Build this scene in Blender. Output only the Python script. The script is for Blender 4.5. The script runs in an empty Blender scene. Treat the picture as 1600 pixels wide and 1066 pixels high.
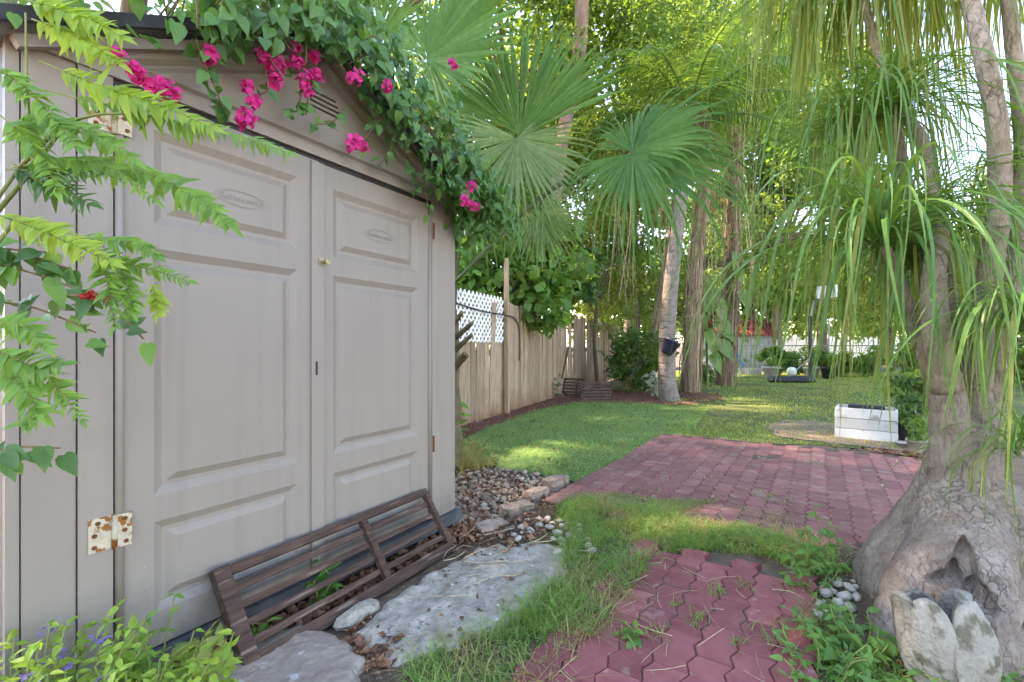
import bpy, bmesh, math, random
import numpy as np
from mathutils import Vector, Matrix

R = math.radians
random.seed(11)
rng = np.random.default_rng(11)
scene = bpy.context.scene
COL = scene.collection

# ------------------------------------------------------------------ camera, sky, sun, exposure
CAM_H = 1.1          # camera height above the ground, metres
FPX = 740.0          # focal length in pixels of a 1600 px wide frame
HOR = 541.0          # horizon row in the 1600x1066 frame
cam_data = bpy.data.cameras.new('camera')
cam_data.sensor_width = 36.0
cam_data.lens = FPX / 1600.0 * 36.0
cam_data.shift_y = (HOR - 533.0) / 1600.0
cam_data.clip_start = 0.02
cam_data.clip_end = 2000
cam = bpy.data.objects.new('camera', cam_data)
cam.location = (0, 0, CAM_H)
cam.rotation_euler = (R(90), 0, 0)
COL.objects.link(cam)
scene.camera = cam

SUN_EL = R(55)
SUN_VEC = Vector((-0.93, 0.37, 0)).normalized() * math.cos(SUN_EL) + Vector((0, 0, math.sin(SUN_EL)))   # towards the sun
world = bpy.data.worlds.new('World')
scene.world = world
world.use_nodes = True
wn = world.node_tree
wn.nodes.clear()
w_out = wn.nodes.new('ShaderNodeOutputWorld')
w_bg = wn.nodes.new('ShaderNodeBackground')
w_sky = wn.nodes.new('ShaderNodeTexSky')
w_sky.sky_type = 'NISHITA'
w_sky.sun_disc = False
w_sky.sun_elevation = SUN_EL
w_sky.sun_rotation = math.atan2(SUN_VEC.x, SUN_VEC.y)
w_sky.air_density = 1.0
w_sky.dust_density = 0.15
w_sky.ozone_density = 2.0
w_bg.inputs['Strength'].default_value = 0.15
wn.links.new(w_sky.outputs[0], w_bg.inputs['Color'])
wn.links.new(w_bg.outputs[0], w_out.inputs['Surface'])

sun_data = bpy.data.lights.new('sun', 'SUN')
sun_data.energy = 3.0
sun_data.angle = R(1.2)
sun_data.color = (1.0, 0.94, 0.82)
sun = bpy.data.objects.new('sun', sun_data)
sun.location = (-6, 8, 12)
sun.rotation_euler = SUN_VEC.to_track_quat('Z', 'Y').to_euler()
COL.objects.link(sun)

vs = scene.view_settings
vs.view_transform = 'Standard'
vs.look = 'None'
vs.exposure = 2.9
vs.gamma = 1.0
vs.use_curve_mapping = False
vs.use_white_balance = True          # balanced for open shade
vs.white_balance_temperature = 8300
vs.white_balance_tint = 18
scene.render.engine = 'CYCLES'
scene.cycles.use_denoising = True
scene.cycles.max_bounces = 8
scene.cycles.diffuse_bounces = 5
scene.cycles.glossy_bounces = 2
scene.cycles.transmission_bounces = 5
scene.cycles.sample_clamp_indirect = 6.0
scene.cycles.use_adaptive_sampling = True
scene.cycles.adaptive_threshold = 0.03


# ------------------------------------------------------------------ placing helpers
def P(px, py, Y):
    """the point at depth Y metres that the photograph shows at (px, py)"""
    return Vector(((px - 800) / FPX * Y, Y, CAM_H - (py - HOR) / FPX * Y))


def G(px, py, z=0.0):
    """the point on the ground that the photograph shows at (px, py)"""
    Y = FPX * (CAM_H - z) / (py - HOR)
    return Vector(((px - 800) / FPX * Y, Y, z))


# ------------------------------------------------------------------ materials
MATS = {}


def _nodes(name):
    m = bpy.data.materials.new(name)
    m.use_nodes = True
    nt = m.node_tree
    nt.nodes.clear()
    return m, nt, nt.nodes, nt.links


def c4(c, k=1.0):
    return (min(1, c[0] * k), min(1, c[1] * k), min(1, c[2] * k), 1)


def surf(name, col, col2=None, rough=0.8, scale=6.0, bump=0.2, bscale=60.0, stretch=(1, 1, 1), spec=0.3,
         orand=0.15, island=0.0, detail=8, spots=None, spot_scale=20, spot_size=0.62, metallic=0.0, dist=0.01, coord='Object', wave=None):
    """noise-varied surface: two colours, fine relief, optional stains, a little variation from piece to piece"""
    m, nt, N, L = _nodes(name)
    out = N.new('ShaderNodeOutputMaterial')
    b = N.new('ShaderNodeBsdfPrincipled')
    b.inputs['Roughness'].default_value = rough
    b.inputs['Specular IOR Level'].default_value = spec
    b.inputs['Metallic'].default_value = metallic
    tc = N.new('ShaderNodeTexCoord')
    mp = N.new('ShaderNodeMapping')
    mp.inputs['Scale'].default_value = stretch
    L.new(tc.outputs[coord], mp.inputs['Vector'])
    oi = N.new('ShaderNodeObjectInfo')
    add = N.new('ShaderNodeVectorMath')
    add.operation = 'ADD'
    mul = N.new('ShaderNodeMath')
    mul.operation = 'MULTIPLY'
    mul.inputs[1].default_value = 37.0
    L.new(oi.outputs['Random'], mul.inputs[0])
    L.new(mp.outputs[0], add.inputs[0])
    L.new(mul.outputs[0], add.inputs[1])
    n1 = N.new('ShaderNodeTexNoise')
    n1.inputs['Scale'].default_value = scale
    n1.inputs['Detail'].default_value = detail
    n1.inputs['Roughness'].default_value = 0.65
    L.new(add.outputs[0], n1.inputs['Vector'])
    cr = N.new('ShaderNodeValToRGB')
    c2 = col2 if col2 else tuple(min(1, c * 1.35) for c in col)
    cr.color_ramp.elements[0].position = 0.32
    cr.color_ramp.elements[0].color = c4(col)
    cr.color_ramp.elements[1].position = 0.68
    cr.color_ramp.elements[1].color = c4(c2)
    L.new(n1.outputs['Fac'], cr.inputs['Fac'])
    last = cr.outputs['Color']
    if spots:
        n2 = N.new('ShaderNodeTexNoise')
        n2.inputs['Scale'].default_value = spot_scale
        n2.inputs['Detail'].default_value = 6
        L.new(add.outputs[0], n2.inputs['Vector'])
        r2 = N.new('ShaderNodeValToRGB')
        r2.color_ramp.elements[0].position = spot_size
        r2.color_ramp.elements[1].position = spot_size + 0.07
        L.new(n2.outputs['Fac'], r2.inputs['Fac'])
        mx = N.new('ShaderNodeMix')
        mx.data_type = 'RGBA'
        L.new(r2.outputs['Color'], mx.inputs['Factor'])
        L.new(last, mx.inputs['A'])
        mx.inputs['B'].default_value = c4(spots)
        last = mx.outputs['Result']
    hs = N.new('ShaderNodeHueSaturation')
    rm = N.new('ShaderNodeMapRange')
    rm.inputs['To Min'].default_value = 1 - orand
    rm.inputs['To Max'].default_value = 1 + orand
    if island > 0:
        g = N.new('ShaderNodeNewGeometry')
        L.new(g.outputs['Random Per Island'], rm.inputs['Value'])
        rm.inputs['To Min'].default_value = 1 - island
        rm.inputs['To Max'].default_value = 1 + island
    else:
        L.new(oi.outputs['Random'], rm.inputs['Value'])
    L.new(rm.outputs[0], hs.inputs['Value'])
    L.new(last, hs.inputs['Color'])
    L.new(hs.outputs[0], b.inputs['Base Color'])
    if bump > 0:
        n3 = N.new('ShaderNodeTexNoise')
        n3.inputs['Scale'].default_value = bscale
        n3.inputs['Detail'].default_value = 5
        L.new(add.outputs[0], n3.inputs['Vector'])
        bm_ = N.new('ShaderNodeBump')
        bm_.inputs['Strength'].default_value = bump
        bm_.inputs['Distance'].default_value = dist
        L.new(n3.outputs['Fac'], bm_.inputs['Height'])
        L.new(bm_.outputs[0], b.inputs['Normal'])
    L.new(b.outputs[0], out.inputs['Surface'])
    MATS[name] = m
    return m


def leaf(name, c1, c2, trans=0.42, rough=0.45, tcol=None, spec=0.35, orand=0.18):
    """leaf: glossy front, light let through, each leaf a little different"""
    m, nt, N, L = _nodes(name)
    out = N.new('ShaderNodeOutputMaterial')
    g = N.new('ShaderNodeNewGeometry')
    oi = N.new('ShaderNodeObjectInfo')
    ad = N.new('ShaderNodeMath')
    ad.operation = 'ADD'
    L.new(g.outputs['Random Per Island'], ad.inputs[0])
    L.new(oi.outputs['Random'], ad.inputs[1])
    fr = N.new('ShaderNodeMath')
    fr.operation = 'FRACT'
    L.new(ad.outputs[0], fr.inputs[0])
    mx = N.new('ShaderNodeMix')
    mx.data_type = 'RGBA'
    mx.inputs['A'].default_value = c4(c1)
    mx.inputs['B'].default_value = c4(c2)
    L.new(fr.outputs[0], mx.inputs['Factor'])
    tc = N.new('ShaderNodeTexCoord')
    nz = N.new('ShaderNodeTexNoise')
    nz.inputs['Scale'].default_value = 25
    L.new(tc.outputs['Object'], nz.inputs['Vector'])
    hs = N.new('ShaderNodeHueSaturation')
    rm = N.new('ShaderNodeMapRange')
    rm.inputs['From Min'].default_value = 0.3
    rm.inputs['From Max'].default_value = 0.7
    rm.inputs['To Min'].default_value = 1 - orand
    rm.inputs['To Max'].default_value = 1 + orand
    L.new(nz.outputs['Fac'], rm.inputs['Value'])
    L.new(rm.outputs[0], hs.inputs['Value'])
    L.new(mx.outputs['Result'], hs.inputs['Color'])
    b = N.new('ShaderNodeBsdfPrincipled')
    b.inputs['Roughness'].default_value = rough
    b.inputs['Specular IOR Level'].default_value = spec
    L.new(hs.outputs[0], b.inputs['Base Color'])
    t = N.new('ShaderNodeBsdfTranslucent')
    m2 = N.new('ShaderNodeMix')
    m2.data_type = 'RGBA'
    m2.inputs['Factor'].default_value = 0.65
    L.new(hs.outputs[0], m2.inputs['A'])
    tc_ = tcol if tcol else (c2[0] * 2.4 + 0.05, c2[1] * 2.0 + 0.06, c2[2] * 0.9)
    m2.inputs['B'].default_value = c4(tc_)
    L.new(m2.outputs['Result'], t.inputs['Color'])
    ms = N.new('ShaderNodeMixShader')
    ms.inputs[0].default_value = trans
    L.new(b.outputs[0], ms.inputs[1])
    L.new(t.outputs[0], ms.inputs[2])
    L.new(ms.outputs[0], out.inputs['Surface'])
    MATS[name] = m
    return m


# ------------------------------------------------------------------ object helpers
WORLD = {}


def link(o, parent=None, at=(0, 0, 0)):
    COL.objects.link(o)
    if parent is not None:
        o.parent = parent
        o.location = Vector(at) - WORLD[parent.name]
    else:
        o.location = at
    WORLD[o.name] = Vector(at)
    return o


def tag(o, label=None, cat=None, group=None, kind=None):
    if label: o['label'] = label
    if cat: o['category'] = cat
    if group: o['group'] = group
    if kind: o['kind'] = kind
    return o


def thing(name, label, cat, loc, group=None):
    o = bpy.data.objects.new(name, None)
    o.empty_display_size = 0.1
    link(o, None, loc)
    return tag(o, label, cat, group)


def piece(name, mesh, parent, at, rot=None, scale=None):
    """a mesh shared between alike pieces, placed at a world point"""
    o = bpy.data.objects.new(name, mesh)
    link(o, parent, at)
    if rot is not None:
        o.rotation_euler = rot
    if scale is not None:
        o.scale = scale
    return o


def np_mesh(name, V, F, mat, smooth=False):
    """mesh from numpy arrays; F has one polygon size"""
    V = np.asarray(V, dtype=np.float32).reshape(-1, 3)
    F = np.asarray(F, dtype=np.int32)
    me = bpy.data.meshes.new(name)
    me.vertices.add(len(V))
    me.vertices.foreach_set('co', V.ravel())
    k = F.shape[1]
    me.loops.add(F.size)
    me.loops.foreach_set('vertex_index', F.ravel())
    me.polygons.add(len(F))
    me.polygons.foreach_set('loop_start', np.arange(0, F.size, k, dtype=np.int32))
    me.polygons.foreach_set('loop_total', np.full(len(F), k, dtype=np.int32))
    if smooth:
        me.polygons.foreach_set('use_smooth', np.ones(len(F), dtype=bool))
    me.update(calc_edges=True)
    me.materials.append(MATS[mat])
    return me


def np_obj(name, V, F, mat, parent=None, origin=None, smooth=False):
    base = WORLD[parent.name] if parent is not None else Vector(origin if origin is not None else (0, 0, 0))
    V = np.asarray(V, dtype=np.float32).reshape(-1, 3) - np.array(base, dtype=np.float32)
    o = bpy.data.objects.new(name, np_mesh(name, V, F, mat, smooth))
    return link(o, parent, base)


class MB:
    """collects shapes, then links them as one mesh object"""

    def __init__(self):
        self.v, self.f = [], []

    def add(self, vs, fs):
        n = len(self.v)
        self.v += [Vector(x) for x in vs]
        self.f += [tuple(i + n for i in f) for f in fs]
        return self

    def hexa(self, a):
        """8 corners: bottom ring of four, then top ring of four"""
        return self.add(a, [(3, 2, 1, 0), (4, 5, 6, 7), (0, 1, 5, 4), (1, 2, 6, 5), (2, 3, 7, 6), (3, 0, 4, 7)])

    def box(self, c, s, M=None, bev=0.0):
        x, y, z = s[0] / 2, s[1] / 2, s[2] / 2
        c = Vector(c)
        if bev <= 0:
            pts = [Vector(p) for p in ((-x, -y, -z), (x, -y, -z), (x, y, -z), (-x, y, -z), (-x, -y, z), (x, -y, z), (x, y, z), (-x, y, z))]
            if M is not None: pts = [M @ p for p in pts]
            return self.hexa([p + c for p in pts])
        bm = bmesh.new()
        bmesh.ops.create_cube(bm, size=1)
        for v in bm.verts:
            v.co = Vector((v.co.x * s[0], v.co.y * s[1], v.co.z * s[2]))
        bmesh.ops.bevel(bm, geom=list(bm.edges), offset=bev, segments=1, affect='EDGES')
        vs_ = [(M @ v.co if M is not None else v.co.copy()) + c for v in bm.verts]
        bm.verts.index_update()
        fs_ = [tuple(v.index for v in f.verts) for f in bm.faces]
        bm.free()
        return self.add(vs_, fs_)

    def beam(self, p0, p1, w, h, up=(0, 0, 1), bev=0.0):
        """box from p0 to p1, w across, h along up"""
        p0, p1 = Vector(p0), Vector(p1)
        d = (p1 - p0)
        ln = d.length
        d.normalize()
        s = d.cross(Vector(up)).normalized()
        u = s.cross(d).normalized()
        M = Matrix((d, s, u)).transposed()
        return self.box((p0 + p1) / 2, (ln, w, h), M, bev)

    def tube(self, pts, rad, sides=8, cap=True):
        pts = [Vector(p) for p in pts]
        n = len(pts)
        if not hasattr(rad, '__len__'): rad = [rad] * n
        base = len(self.v)
        d0 = (pts[1] - pts[0]).normalized()
        ref = Vector((0, 0, 1)) if abs(d0.z) < 0.9 else Vector((1, 0, 0))
        s = d0.cross(ref).normalized()
        for i in range(n):
            d = (pts[min(i + 1, n - 1)] - pts[max(i - 1, 0)]).normalized()
            s = (s - d * s.dot(d)).normalized()
            t = d.cross(s)
            for k in range(sides):
                a = 2 * math.pi * k / sides
                self.v.append(pts[i] + (s * math.cos(a) + t * math.sin(a)) * rad[i])
        for i in range(n - 1):
            for k in range(sides):
                a, b = base + i * sides + k, base + i * sides + (k + 1) % sides
                self.f.append((a, b, b + sides, a + sides))
        if cap:
            self.f.append(tuple(base + k for k in range(sides))[::-1])
            self.f.append(tuple(base + (n - 1) * sides + k for k in range(sides)))
        return self

    def lathe(self, c, prof, sides=20, squash=1.0):
        """prof: (radius, z) pairs round a vertical axis at c"""
        c = Vector(c)
        base = len(self.v)
        for r, z in prof:
            for k in range(sides):
                a = 2 * math.pi * k / sides
                self.v.append(c + Vector((r * math.cos(a), r * math.sin(a) * squash, z)))
        for i in range(len(prof) - 1):
            for k in range(sides):
                a, b = base + i * sides + k, base + i * sides + (k + 1) % sides
                self.f.append((a, b, b + sides, a + sides))
        self.f.append(tuple(base + k for k in range(sides))[::-1])
        self.f.append(tuple(base + (len(prof) - 1) * sides + k for k in range(sides)))
        return self

    def prism(self, poly, z0, z1):
        """poly: (x, y) pairs, counter-clockwise"""
        n = len(poly)
        vs_ = [(p[0], p[1], z0) for p in poly] + [(p[0], p[1], z1) for p in poly]
        fs_ = [tuple(range(n))[::-1], tuple(range(n, 2 * n))] + [(i, (i + 1) % n, n + (i + 1) % n, n + i) for i in range(n)]
        return self.add(vs_, fs_)

    def mesh(self, name, mat, smooth=False, base=(0, 0, 0)):
        base = Vector(base)
        me = bpy.data.meshes.new(name)
        me.from_pydata([tuple(p - base) for p in self.v], [], self.f)
        me.materials.append(MATS[mat])
        if smooth:
            for p in me.polygons: p.use_smooth = True
        me.update()
        return me

    def build(self, name, mat, parent=None, origin=None, smooth=False):
        base = WORLD[parent.name] if parent is not None else Vector(origin if origin is not None else (0, 0, 0))
        return link(bpy.data.objects.new(name, self.mesh(name, mat, smooth, base)), parent, base)


def rough_solid(seed, sx, sy, sz, amp=0.18, sub=1):
    """a lumpy stone: verts and faces"""
    r = random.Random(seed)
    bm = bmesh.new()
    bmesh.ops.create_icosphere(bm, subdivisions=sub, radius=1.0)
    for v in bm.verts:
        k = 1 + r.uniform(-amp, amp)
        v.co = Vector((v.co.x * sx * k, v.co.y * sy * k, v.co.z * sz * k))
    bm.verts.index_update()
    out = [v.co.copy() for v in bm.verts], [tuple(v.index for v in f.verts) for f in bm.faces]
    bm.free()
    return out


def spline(pts, n):
    """smooth curve through points"""
    pts = [Vector(p) for p in pts]
    if len(pts) == 2:
        return [pts[0].lerp(pts[1], i / (n - 1)) for i in range(n)]
    res = []
    m = len(pts) - 1
    for i in range(n):
        t = i / (n - 1) * m
        k = min(int(t), m - 1)
        f = t - k
        p0 = pts[k - 1] if k > 0 else pts[0] * 2 - pts[1]
        p3 = pts[k + 2] if k + 2 <= m else pts[m] * 2 - pts[m - 1]
        p1, p2 = pts[k], pts[k + 1]
        res.append(0.5 * ((2 * p1) + (p2 - p0) * f + (2 * p0 - 5 * p1 + 4 * p2 - p3) * f * f + (3 * p1 - p0 - 3 * p2 + p3) * f ** 3))
    return res


def lerp_list(vals, n):
    xs = np.linspace(0, 1, len(vals))
    return list(np.interp(np.linspace(0, 1, n), xs, vals))


def inside(poly, X, Y):
    """points in polygon, numpy"""
    ins = np.zeros(len(X), dtype=bool)
    n = len(poly)
    for i in range(n):
        x0, y0 = poly[i][0], poly[i][1]
        x1, y1 = poly[(i + 1) % n][0], poly[(i + 1) % n][1]
        cond = ((y0 > Y) != (y1 > Y)) & (X < (x1 - x0) * (Y - y0) / (y1 - y0 + 1e-12) + x0)
        ins ^= cond
    return ins


def scatter(poly, n):
    """n random points in a polygon"""
    px = [p[0] for p in poly]
    py = [p[1] for p in poly]
    res = np.zeros((0, 2))
    while len(res) < n:
        q = np.stack([rng.uniform(min(px), max(px), n * 2), rng.uniform(min(py), max(py), n * 2)], 1)
        res = np.concatenate([res, q[inside(poly, q[:, 0], q[:, 1])]])
    return res[:n]


def vnoise(x, y, s, seed=0):
    """cheap smooth noise in [0,1]"""
    r = np.random.default_rng(seed)
    out = np.zeros_like(x)
    for k in range(5):
        a = r.uniform(0, 6.28)
        f = s * r.uniform(0.6, 1.7)
        out += np.sin((x * math.cos(a) + y * math.sin(a)) * f + r.uniform(0, 6.28) + 1.3 * np.sin((x * math.sin(a) - y * math.cos(a)) * f * 0.7 + r.uniform(0, 6.28)))
    return np.clip(out / 5 * 0.8 + 0.5, 0, 1)


def blades(pts, h, w, bend, lean=None, segs=3):
    """grass blades: arrays of roots (N,3), heights, widths, bend; returns verts, tris"""
    N = len(pts)
    az = rng.uniform(0, 2 * np.pi, N) if lean is None else lean
    dx, dy = np.cos(az), np.sin(az)
    face = az + rng.uniform(0.8, 2.3, N)
    wx, wy = np.cos(face), np.sin(face)
    rows = []
    for i in range(segs):
        t = i / segs
        cx = pts[:, 0] + dx * bend * h * t ** 2
        cy = pts[:, 1] + dy * bend * h * t ** 2
        cz = pts[:, 2] + h * (t - 0.45 * np.minimum(bend, 1.4) * t ** 2.4)
        ww = w * (1 - 0.55 * t) / 2
        rows.append(np.stack([cx - wx * ww, cy - wy * ww, cz], 1))
        rows.append(np.stack([cx + wx * ww, cy + wy * ww, cz], 1))
    rows.append(np.stack([pts[:, 0] + dx * bend * h, pts[:, 1] + dy * bend * h, pts[:, 2] + h * (1 - 0.45 * np.minimum(bend, 1.4))], 1))
    k = len(rows)
    V = np.stack(rows, 1).reshape(-1, 3)
    tri = []
    for i in range(segs - 1):
        a = 2 * i
        tri += [(a, a + 1, a + 3), (a, a + 3, a + 2)]
    a = 2 * (segs - 1)
    tri += [(a, a + 1, a + 2)]
    F = (np.arange(N)[:, None, None] * k + np.array(tri)[None]).reshape(-1, 3)
    return V, F


def leaf_cloud(C, size, up=0.5, jit=0.35, slim=0.5, out=None, droop=0.0):
    """small folded leaves at points C; returns verts, tris (two per leaf)"""
    N = len(C)
    nrm = rng.normal(size=(N, 3))
    if out is not None: nrm += out * 1.2
    nrm[:, 2] += up * 2
    nrm /= np.linalg.norm(nrm, axis=1, keepdims=True) + 1e-9
    d = rng.normal(size=(N, 3))
    d[:, 2] -= droop
    d -= nrm * np.sum(d * nrm, 1, keepdims=True)
    d /= np.linalg.norm(d, axis=1, keepdims=True) + 1e-9
    s = np.cross(nrm, d)
    L = (size * rng.uniform(1 - jit, 1 + jit, N))[:, None]
    W = L * slim * 0.5
    fold = L * 0.10
    b = C - d * L * 0.5
    t = C + d * L * 0.5 - nrm * L * 0.1
    l = C - s * W + nrm * fold
    r_ = C + s * W + nrm * fold
    V = np.stack([b, r_, t, l], 1).reshape(-1, 3)
    F = (np.arange(N)[:, None, None] * 4 + np.array([(0, 1, 2), (0, 2, 3)])[None]).reshape(-1, 3)
    return V, F


def crown_points(c, rx, ry, rz, n, clumps=26, clump_r=0.34, flat=0.8, low=-1.0):
    """points gathered in clumps over an uneven crown; returns points and outward directions"""
    c = np.array(c)
    u = rng.normal(size=(clumps, 3))
    u /= np.linalg.norm(u, axis=1, keepdims=True)
    u[:, 2] = np.maximum(u[:, 2], low)
    rad = rng.uniform(0.35, 1.0, clumps) ** 0.6
    cc = u * rad[:, None] * np.array([rx, ry, rz])
    cr = clump_r * rng.uniform(0.55, 1.25, clumps) * (rx + rz) / 2
    wgt = cr ** 2 / np.sum(cr ** 2)
    which = rng.choice(clumps, size=n, p=wgt)
    q = rng.normal(size=(n, 3))
    q /= np.linalg.norm(q, axis=1, keepdims=True)
    rr = rng.uniform(0.45, 1.0, n) ** 0.6 * (1 + 0.15 * rng.normal(size=n))
    pts = cc[which] + q * (rr * cr[which])[:, None] * np.array([1, 1, flat])
    return c + pts, q, c + cc

# ------------------------------------------------------------------ the materials of this place
surf('soil', (0.075, 0.05, 0.033), (0.16, 0.115, 0.08), scale=5, bump=0.8, bscale=45, dist=0.02, spots=(0.22, 0.17, 0.12), spot_scale=60, spot_size=0.6)
surf('lawn_soil', (0.07, 0.10, 0.025), (0.15, 0.155, 0.05), scale=2.2, bump=0.6, bscale=80, dist=0.02)
surf('turf_base', (0.08, 0.15, 0.045), (0.13, 0.21, 0.07), scale=3, bump=0.6, bscale=160, dist=0.01)
surf('bare_dirt', (0.17, 0.115, 0.085), (0.33, 0.235, 0.17), scale=4, bump=0.6, bscale=60, dist=0.01, spots=(0.16, 0.17, 0.06), spot_scale=14, spot_size=0.6)
surf('red_mulch', (0.11, 0.04, 0.033), (0.24, 0.10, 0.08), scale=25, bump=1.0, bscale=90, dist=0.03)
surf('concrete', (0.31, 0.265, 0.205), (0.58, 0.52, 0.43), scale=14, bump=0.9, bscale=70, dist=0.012, spots=(0.24, 0.23, 0.21), spot_scale=45, spot_size=0.6)
surf('flagstone', (0.25, 0.195, 0.155), (0.40, 0.325, 0.265), scale=7, bump=0.8, bscale=38, dist=0.012, spots=(0.55, 0.50, 0.47), spot_scale=16, spot_size=0.63)
surf('paver', (0.225, 0.083, 0.074), (0.31, 0.135, 0.117), scale=9, rough=0.85, bump=0.5, bscale=150, dist=0.004, orand=0.2, spots=(0.27, 0.165, 0.135), spot_scale=7, spot_size=0.58)
surf('paver_path', (0.24, 0.062, 0.066), (0.325, 0.108, 0.104), scale=9, rough=0.85, bump=0.5, bscale=150, dist=0.004, orand=0.22, spots=(0.35, 0.17, 0.15), spot_scale=16, spot_size=0.63)
surf('paver_bed', (0.05, 0.035, 0.028), (0.12, 0.09, 0.06), scale=25, bump=0.8, bscale=90)
surf('shed_plastic', (0.248, 0.213, 0.186), (0.270, 0.233, 0.205), rough=0.52, scale=1.6, bump=0.10, bscale=320, dist=0.003, orand=0.03, spec=0.4, spots=None)
surf('shed_roof', (0.10, 0.10, 0.11), (0.16, 0.16, 0.17), rough=0.6, scale=3, bump=0.1, orand=0.03)
surf('dark_trim_and_gaps', (0.018, 0.018, 0.02), (0.04, 0.04, 0.045), rough=0.5, scale=8, bump=0.1)
surf('floor_rim', (0.045, 0.05, 0.06), (0.12, 0.125, 0.135), rough=0.6, scale=6, bump=0.3, spots=(0.16, 0.13, 0.10), spot_scale=14)
surf('hinge_metal', (0.36, 0.31, 0.23), (0.50, 0.45, 0.36), rough=0.6, scale=20, bump=0.3, bscale=150, spots=(0.22, 0.085, 0.02), spot_scale=34, spot_size=0.53)
surf('rust', (0.10, 0.035, 0.012), (0.20, 0.08, 0.03), rough=0.9, scale=60, bump=0.5)
surf('brass', (0.25, 0.2, 0.12), (0.4, 0.33, 0.2), rough=0.4, metallic=0.8, scale=20, bump=0.1)
surf('old_wood', (0.036, 0.020, 0.015), (0.12, 0.070, 0.053), rough=0.8, scale=6, stretch=(4, 4, 4), bump=0.6, bscale=26, dist=0.006, orand=0.18, spots=(0.20, 0.145, 0.115), spot_scale=5, spot_size=0.60)
def grain_along(name, angle, k):
    """turn a wood's grain so that it runs along a direction of the ground plan"""
    mp = [n for n in MATS[name].node_tree.nodes if n.type == 'MAPPING'][0]
    mp.vector_type = 'TEXTURE'
    mp.inputs['Rotation'].default_value = (0, 0, angle)
    mp.inputs['Scale'].default_value = (1.2, 1 / k, 1 / k)


grain_along('old_wood', math.atan2(.974, .571), 9)
surf('crate_wood', (0.045, 0.03, 0.026), (0.11, 0.075, 0.062), rough=0.85, scale=10, bump=0.6, bscale=40, orand=0.2)
surf('lattice_white', (0.72, 0.71, 0.68), (0.80, 0.79, 0.77), rough=0.5, scale=8, bump=0.1)
surf('post_wood', (0.26, 0.17, 0.10), (0.40, 0.29, 0.19), rough=0.85, scale=6, stretch=(6, 6, 0.7), bump=0.5, bscale=30)
surf('white_paint', (0.48, 0.47, 0.44), (0.62, 0.61, 0.58), rough=0.6, scale=3, bump=0.2, spots=(0.33, 0.29, 0.23), spot_scale=7, spot_size=0.60)
surf('vinyl', (0.74, 0.75, 0.76), (0.8, 0.8, 0.8), rough=0.4, scale=2, bump=0)
surf('black_plastic', (0.018, 0.018, 0.02), (0.04, 0.04, 0.045), rough=0.5, scale=6, bump=0.2)
surf('navy_plastic', (0.02, 0.02, 0.045), (0.04, 0.04, 0.075), rough=0.4, scale=6, bump=0.1)
surf('blue_paint', (0.06, 0.16, 0.40), (0.09, 0.22, 0.5), rough=0.5, scale=9, bump=0.1)
surf('pale_cloth', (0.6, 0.62, 0.66), (0.8, 0.8, 0.8), rough=0.9, scale=9, bump=0.3)
surf('grey_metal', (0.16, 0.17, 0.18), (0.30, 0.31, 0.31), rough=0.5, metallic=0.4, scale=5, bump=0.2)
surf('metal_sheet', (0.25, 0.25, 0.24), (0.40, 0.40, 0.39), rough=0.6, scale=2, bump=0.1)
surf('red_roof', (0.13, 0.03, 0.025), (0.22, 0.06, 0.048), rough=0.6, scale=3, bump=0.2)
surf('clay_pot', (0.30, 0.25, 0.21), (0.45, 0.40, 0.35), rough=0.8, scale=8, bump=0.3)
surf('ball_white', (0.5, 0.52, 0.4), (0.7, 0.7, 0.6), rough=0.6, scale=12, bump=0.1)
surf('tulip_stone', (0.21, 0.19, 0.155), (0.37, 0.345, 0.295), rough=0.85, scale=7, bump=1.0, bscale=70, dist=0.012, spots=(0.13, 0.12, 0.085), spot_scale=13, spot_size=0.56)
surf('pebble', (0.25, 0.175, 0.125), (0.44, 0.34, 0.255), rough=0.75, scale=14, bump=0.3, bscale=80, orand=0.38)
surf('white_pebble', (0.36, 0.31, 0.25), (0.60, 0.54, 0.45), rough=0.7, scale=14, bump=0.3, bscale=80, orand=0.25)
surf('edging', (0.22, 0.15, 0.12), (0.36, 0.27, 0.21), rough=0.9, scale=10, bump=0.8, bscale=50, spots=(0.12, 0.11, 0.06), spot_scale=16, spot_size=0.58)
surf('dead_leaf', (0.13, 0.055, 0.03), (0.32, 0.17, 0.10), rough=0.8, scale=30, bump=0.2, island=0.5)
surf('dry_straw', (0.33, 0.24, 0.13), (0.5, 0.4, 0.25), rough=0.8, scale=30, bump=0, island=0.35)
surf('twig', (0.13, 0.085, 0.05), (0.25, 0.17, 0.10), rough=0.9, scale=20, bump=0.4)
surf('green_stem', (0.12, 0.16, 0.04), (0.22, 0.24, 0.08), rough=0.6, scale=20, bump=0.2)
surf('palm_stub', (0.075, 0.06, 0.035), (0.17, 0.14, 0.08), rough=0.85, scale=12, bump=0.7, bscale=40)
surf('petiole', (0.07, 0.10, 0.035), (0.13, 0.16, 0.06), rough=0.5, scale=14, bump=0.2)
surf('pink_bark', (0.25, 0.16, 0.12), (0.42, 0.30, 0.24), rough=0.9, scale=7, stretch=(1, 1, 0.4), bump=0.6, bscale=30)
surf('brown_bark', (0.11, 0.08, 0.055), (0.22, 0.17, 0.12), rough=0.9, scale=7, stretch=(1, 1, 0.3), bump=0.8, bscale=26, dist=0.02)
surf('fibre', (0.21, 0.145, 0.09), (0.36, 0.27, 0.18), rough=0.9, scale=12, bump=0, island=0.45)
surf('rope_fibre', (0.16, 0.10, 0.07), (0.30, 0.2, 0.14), rough=0.9, scale=12, bump=0, island=0.45)


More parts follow.
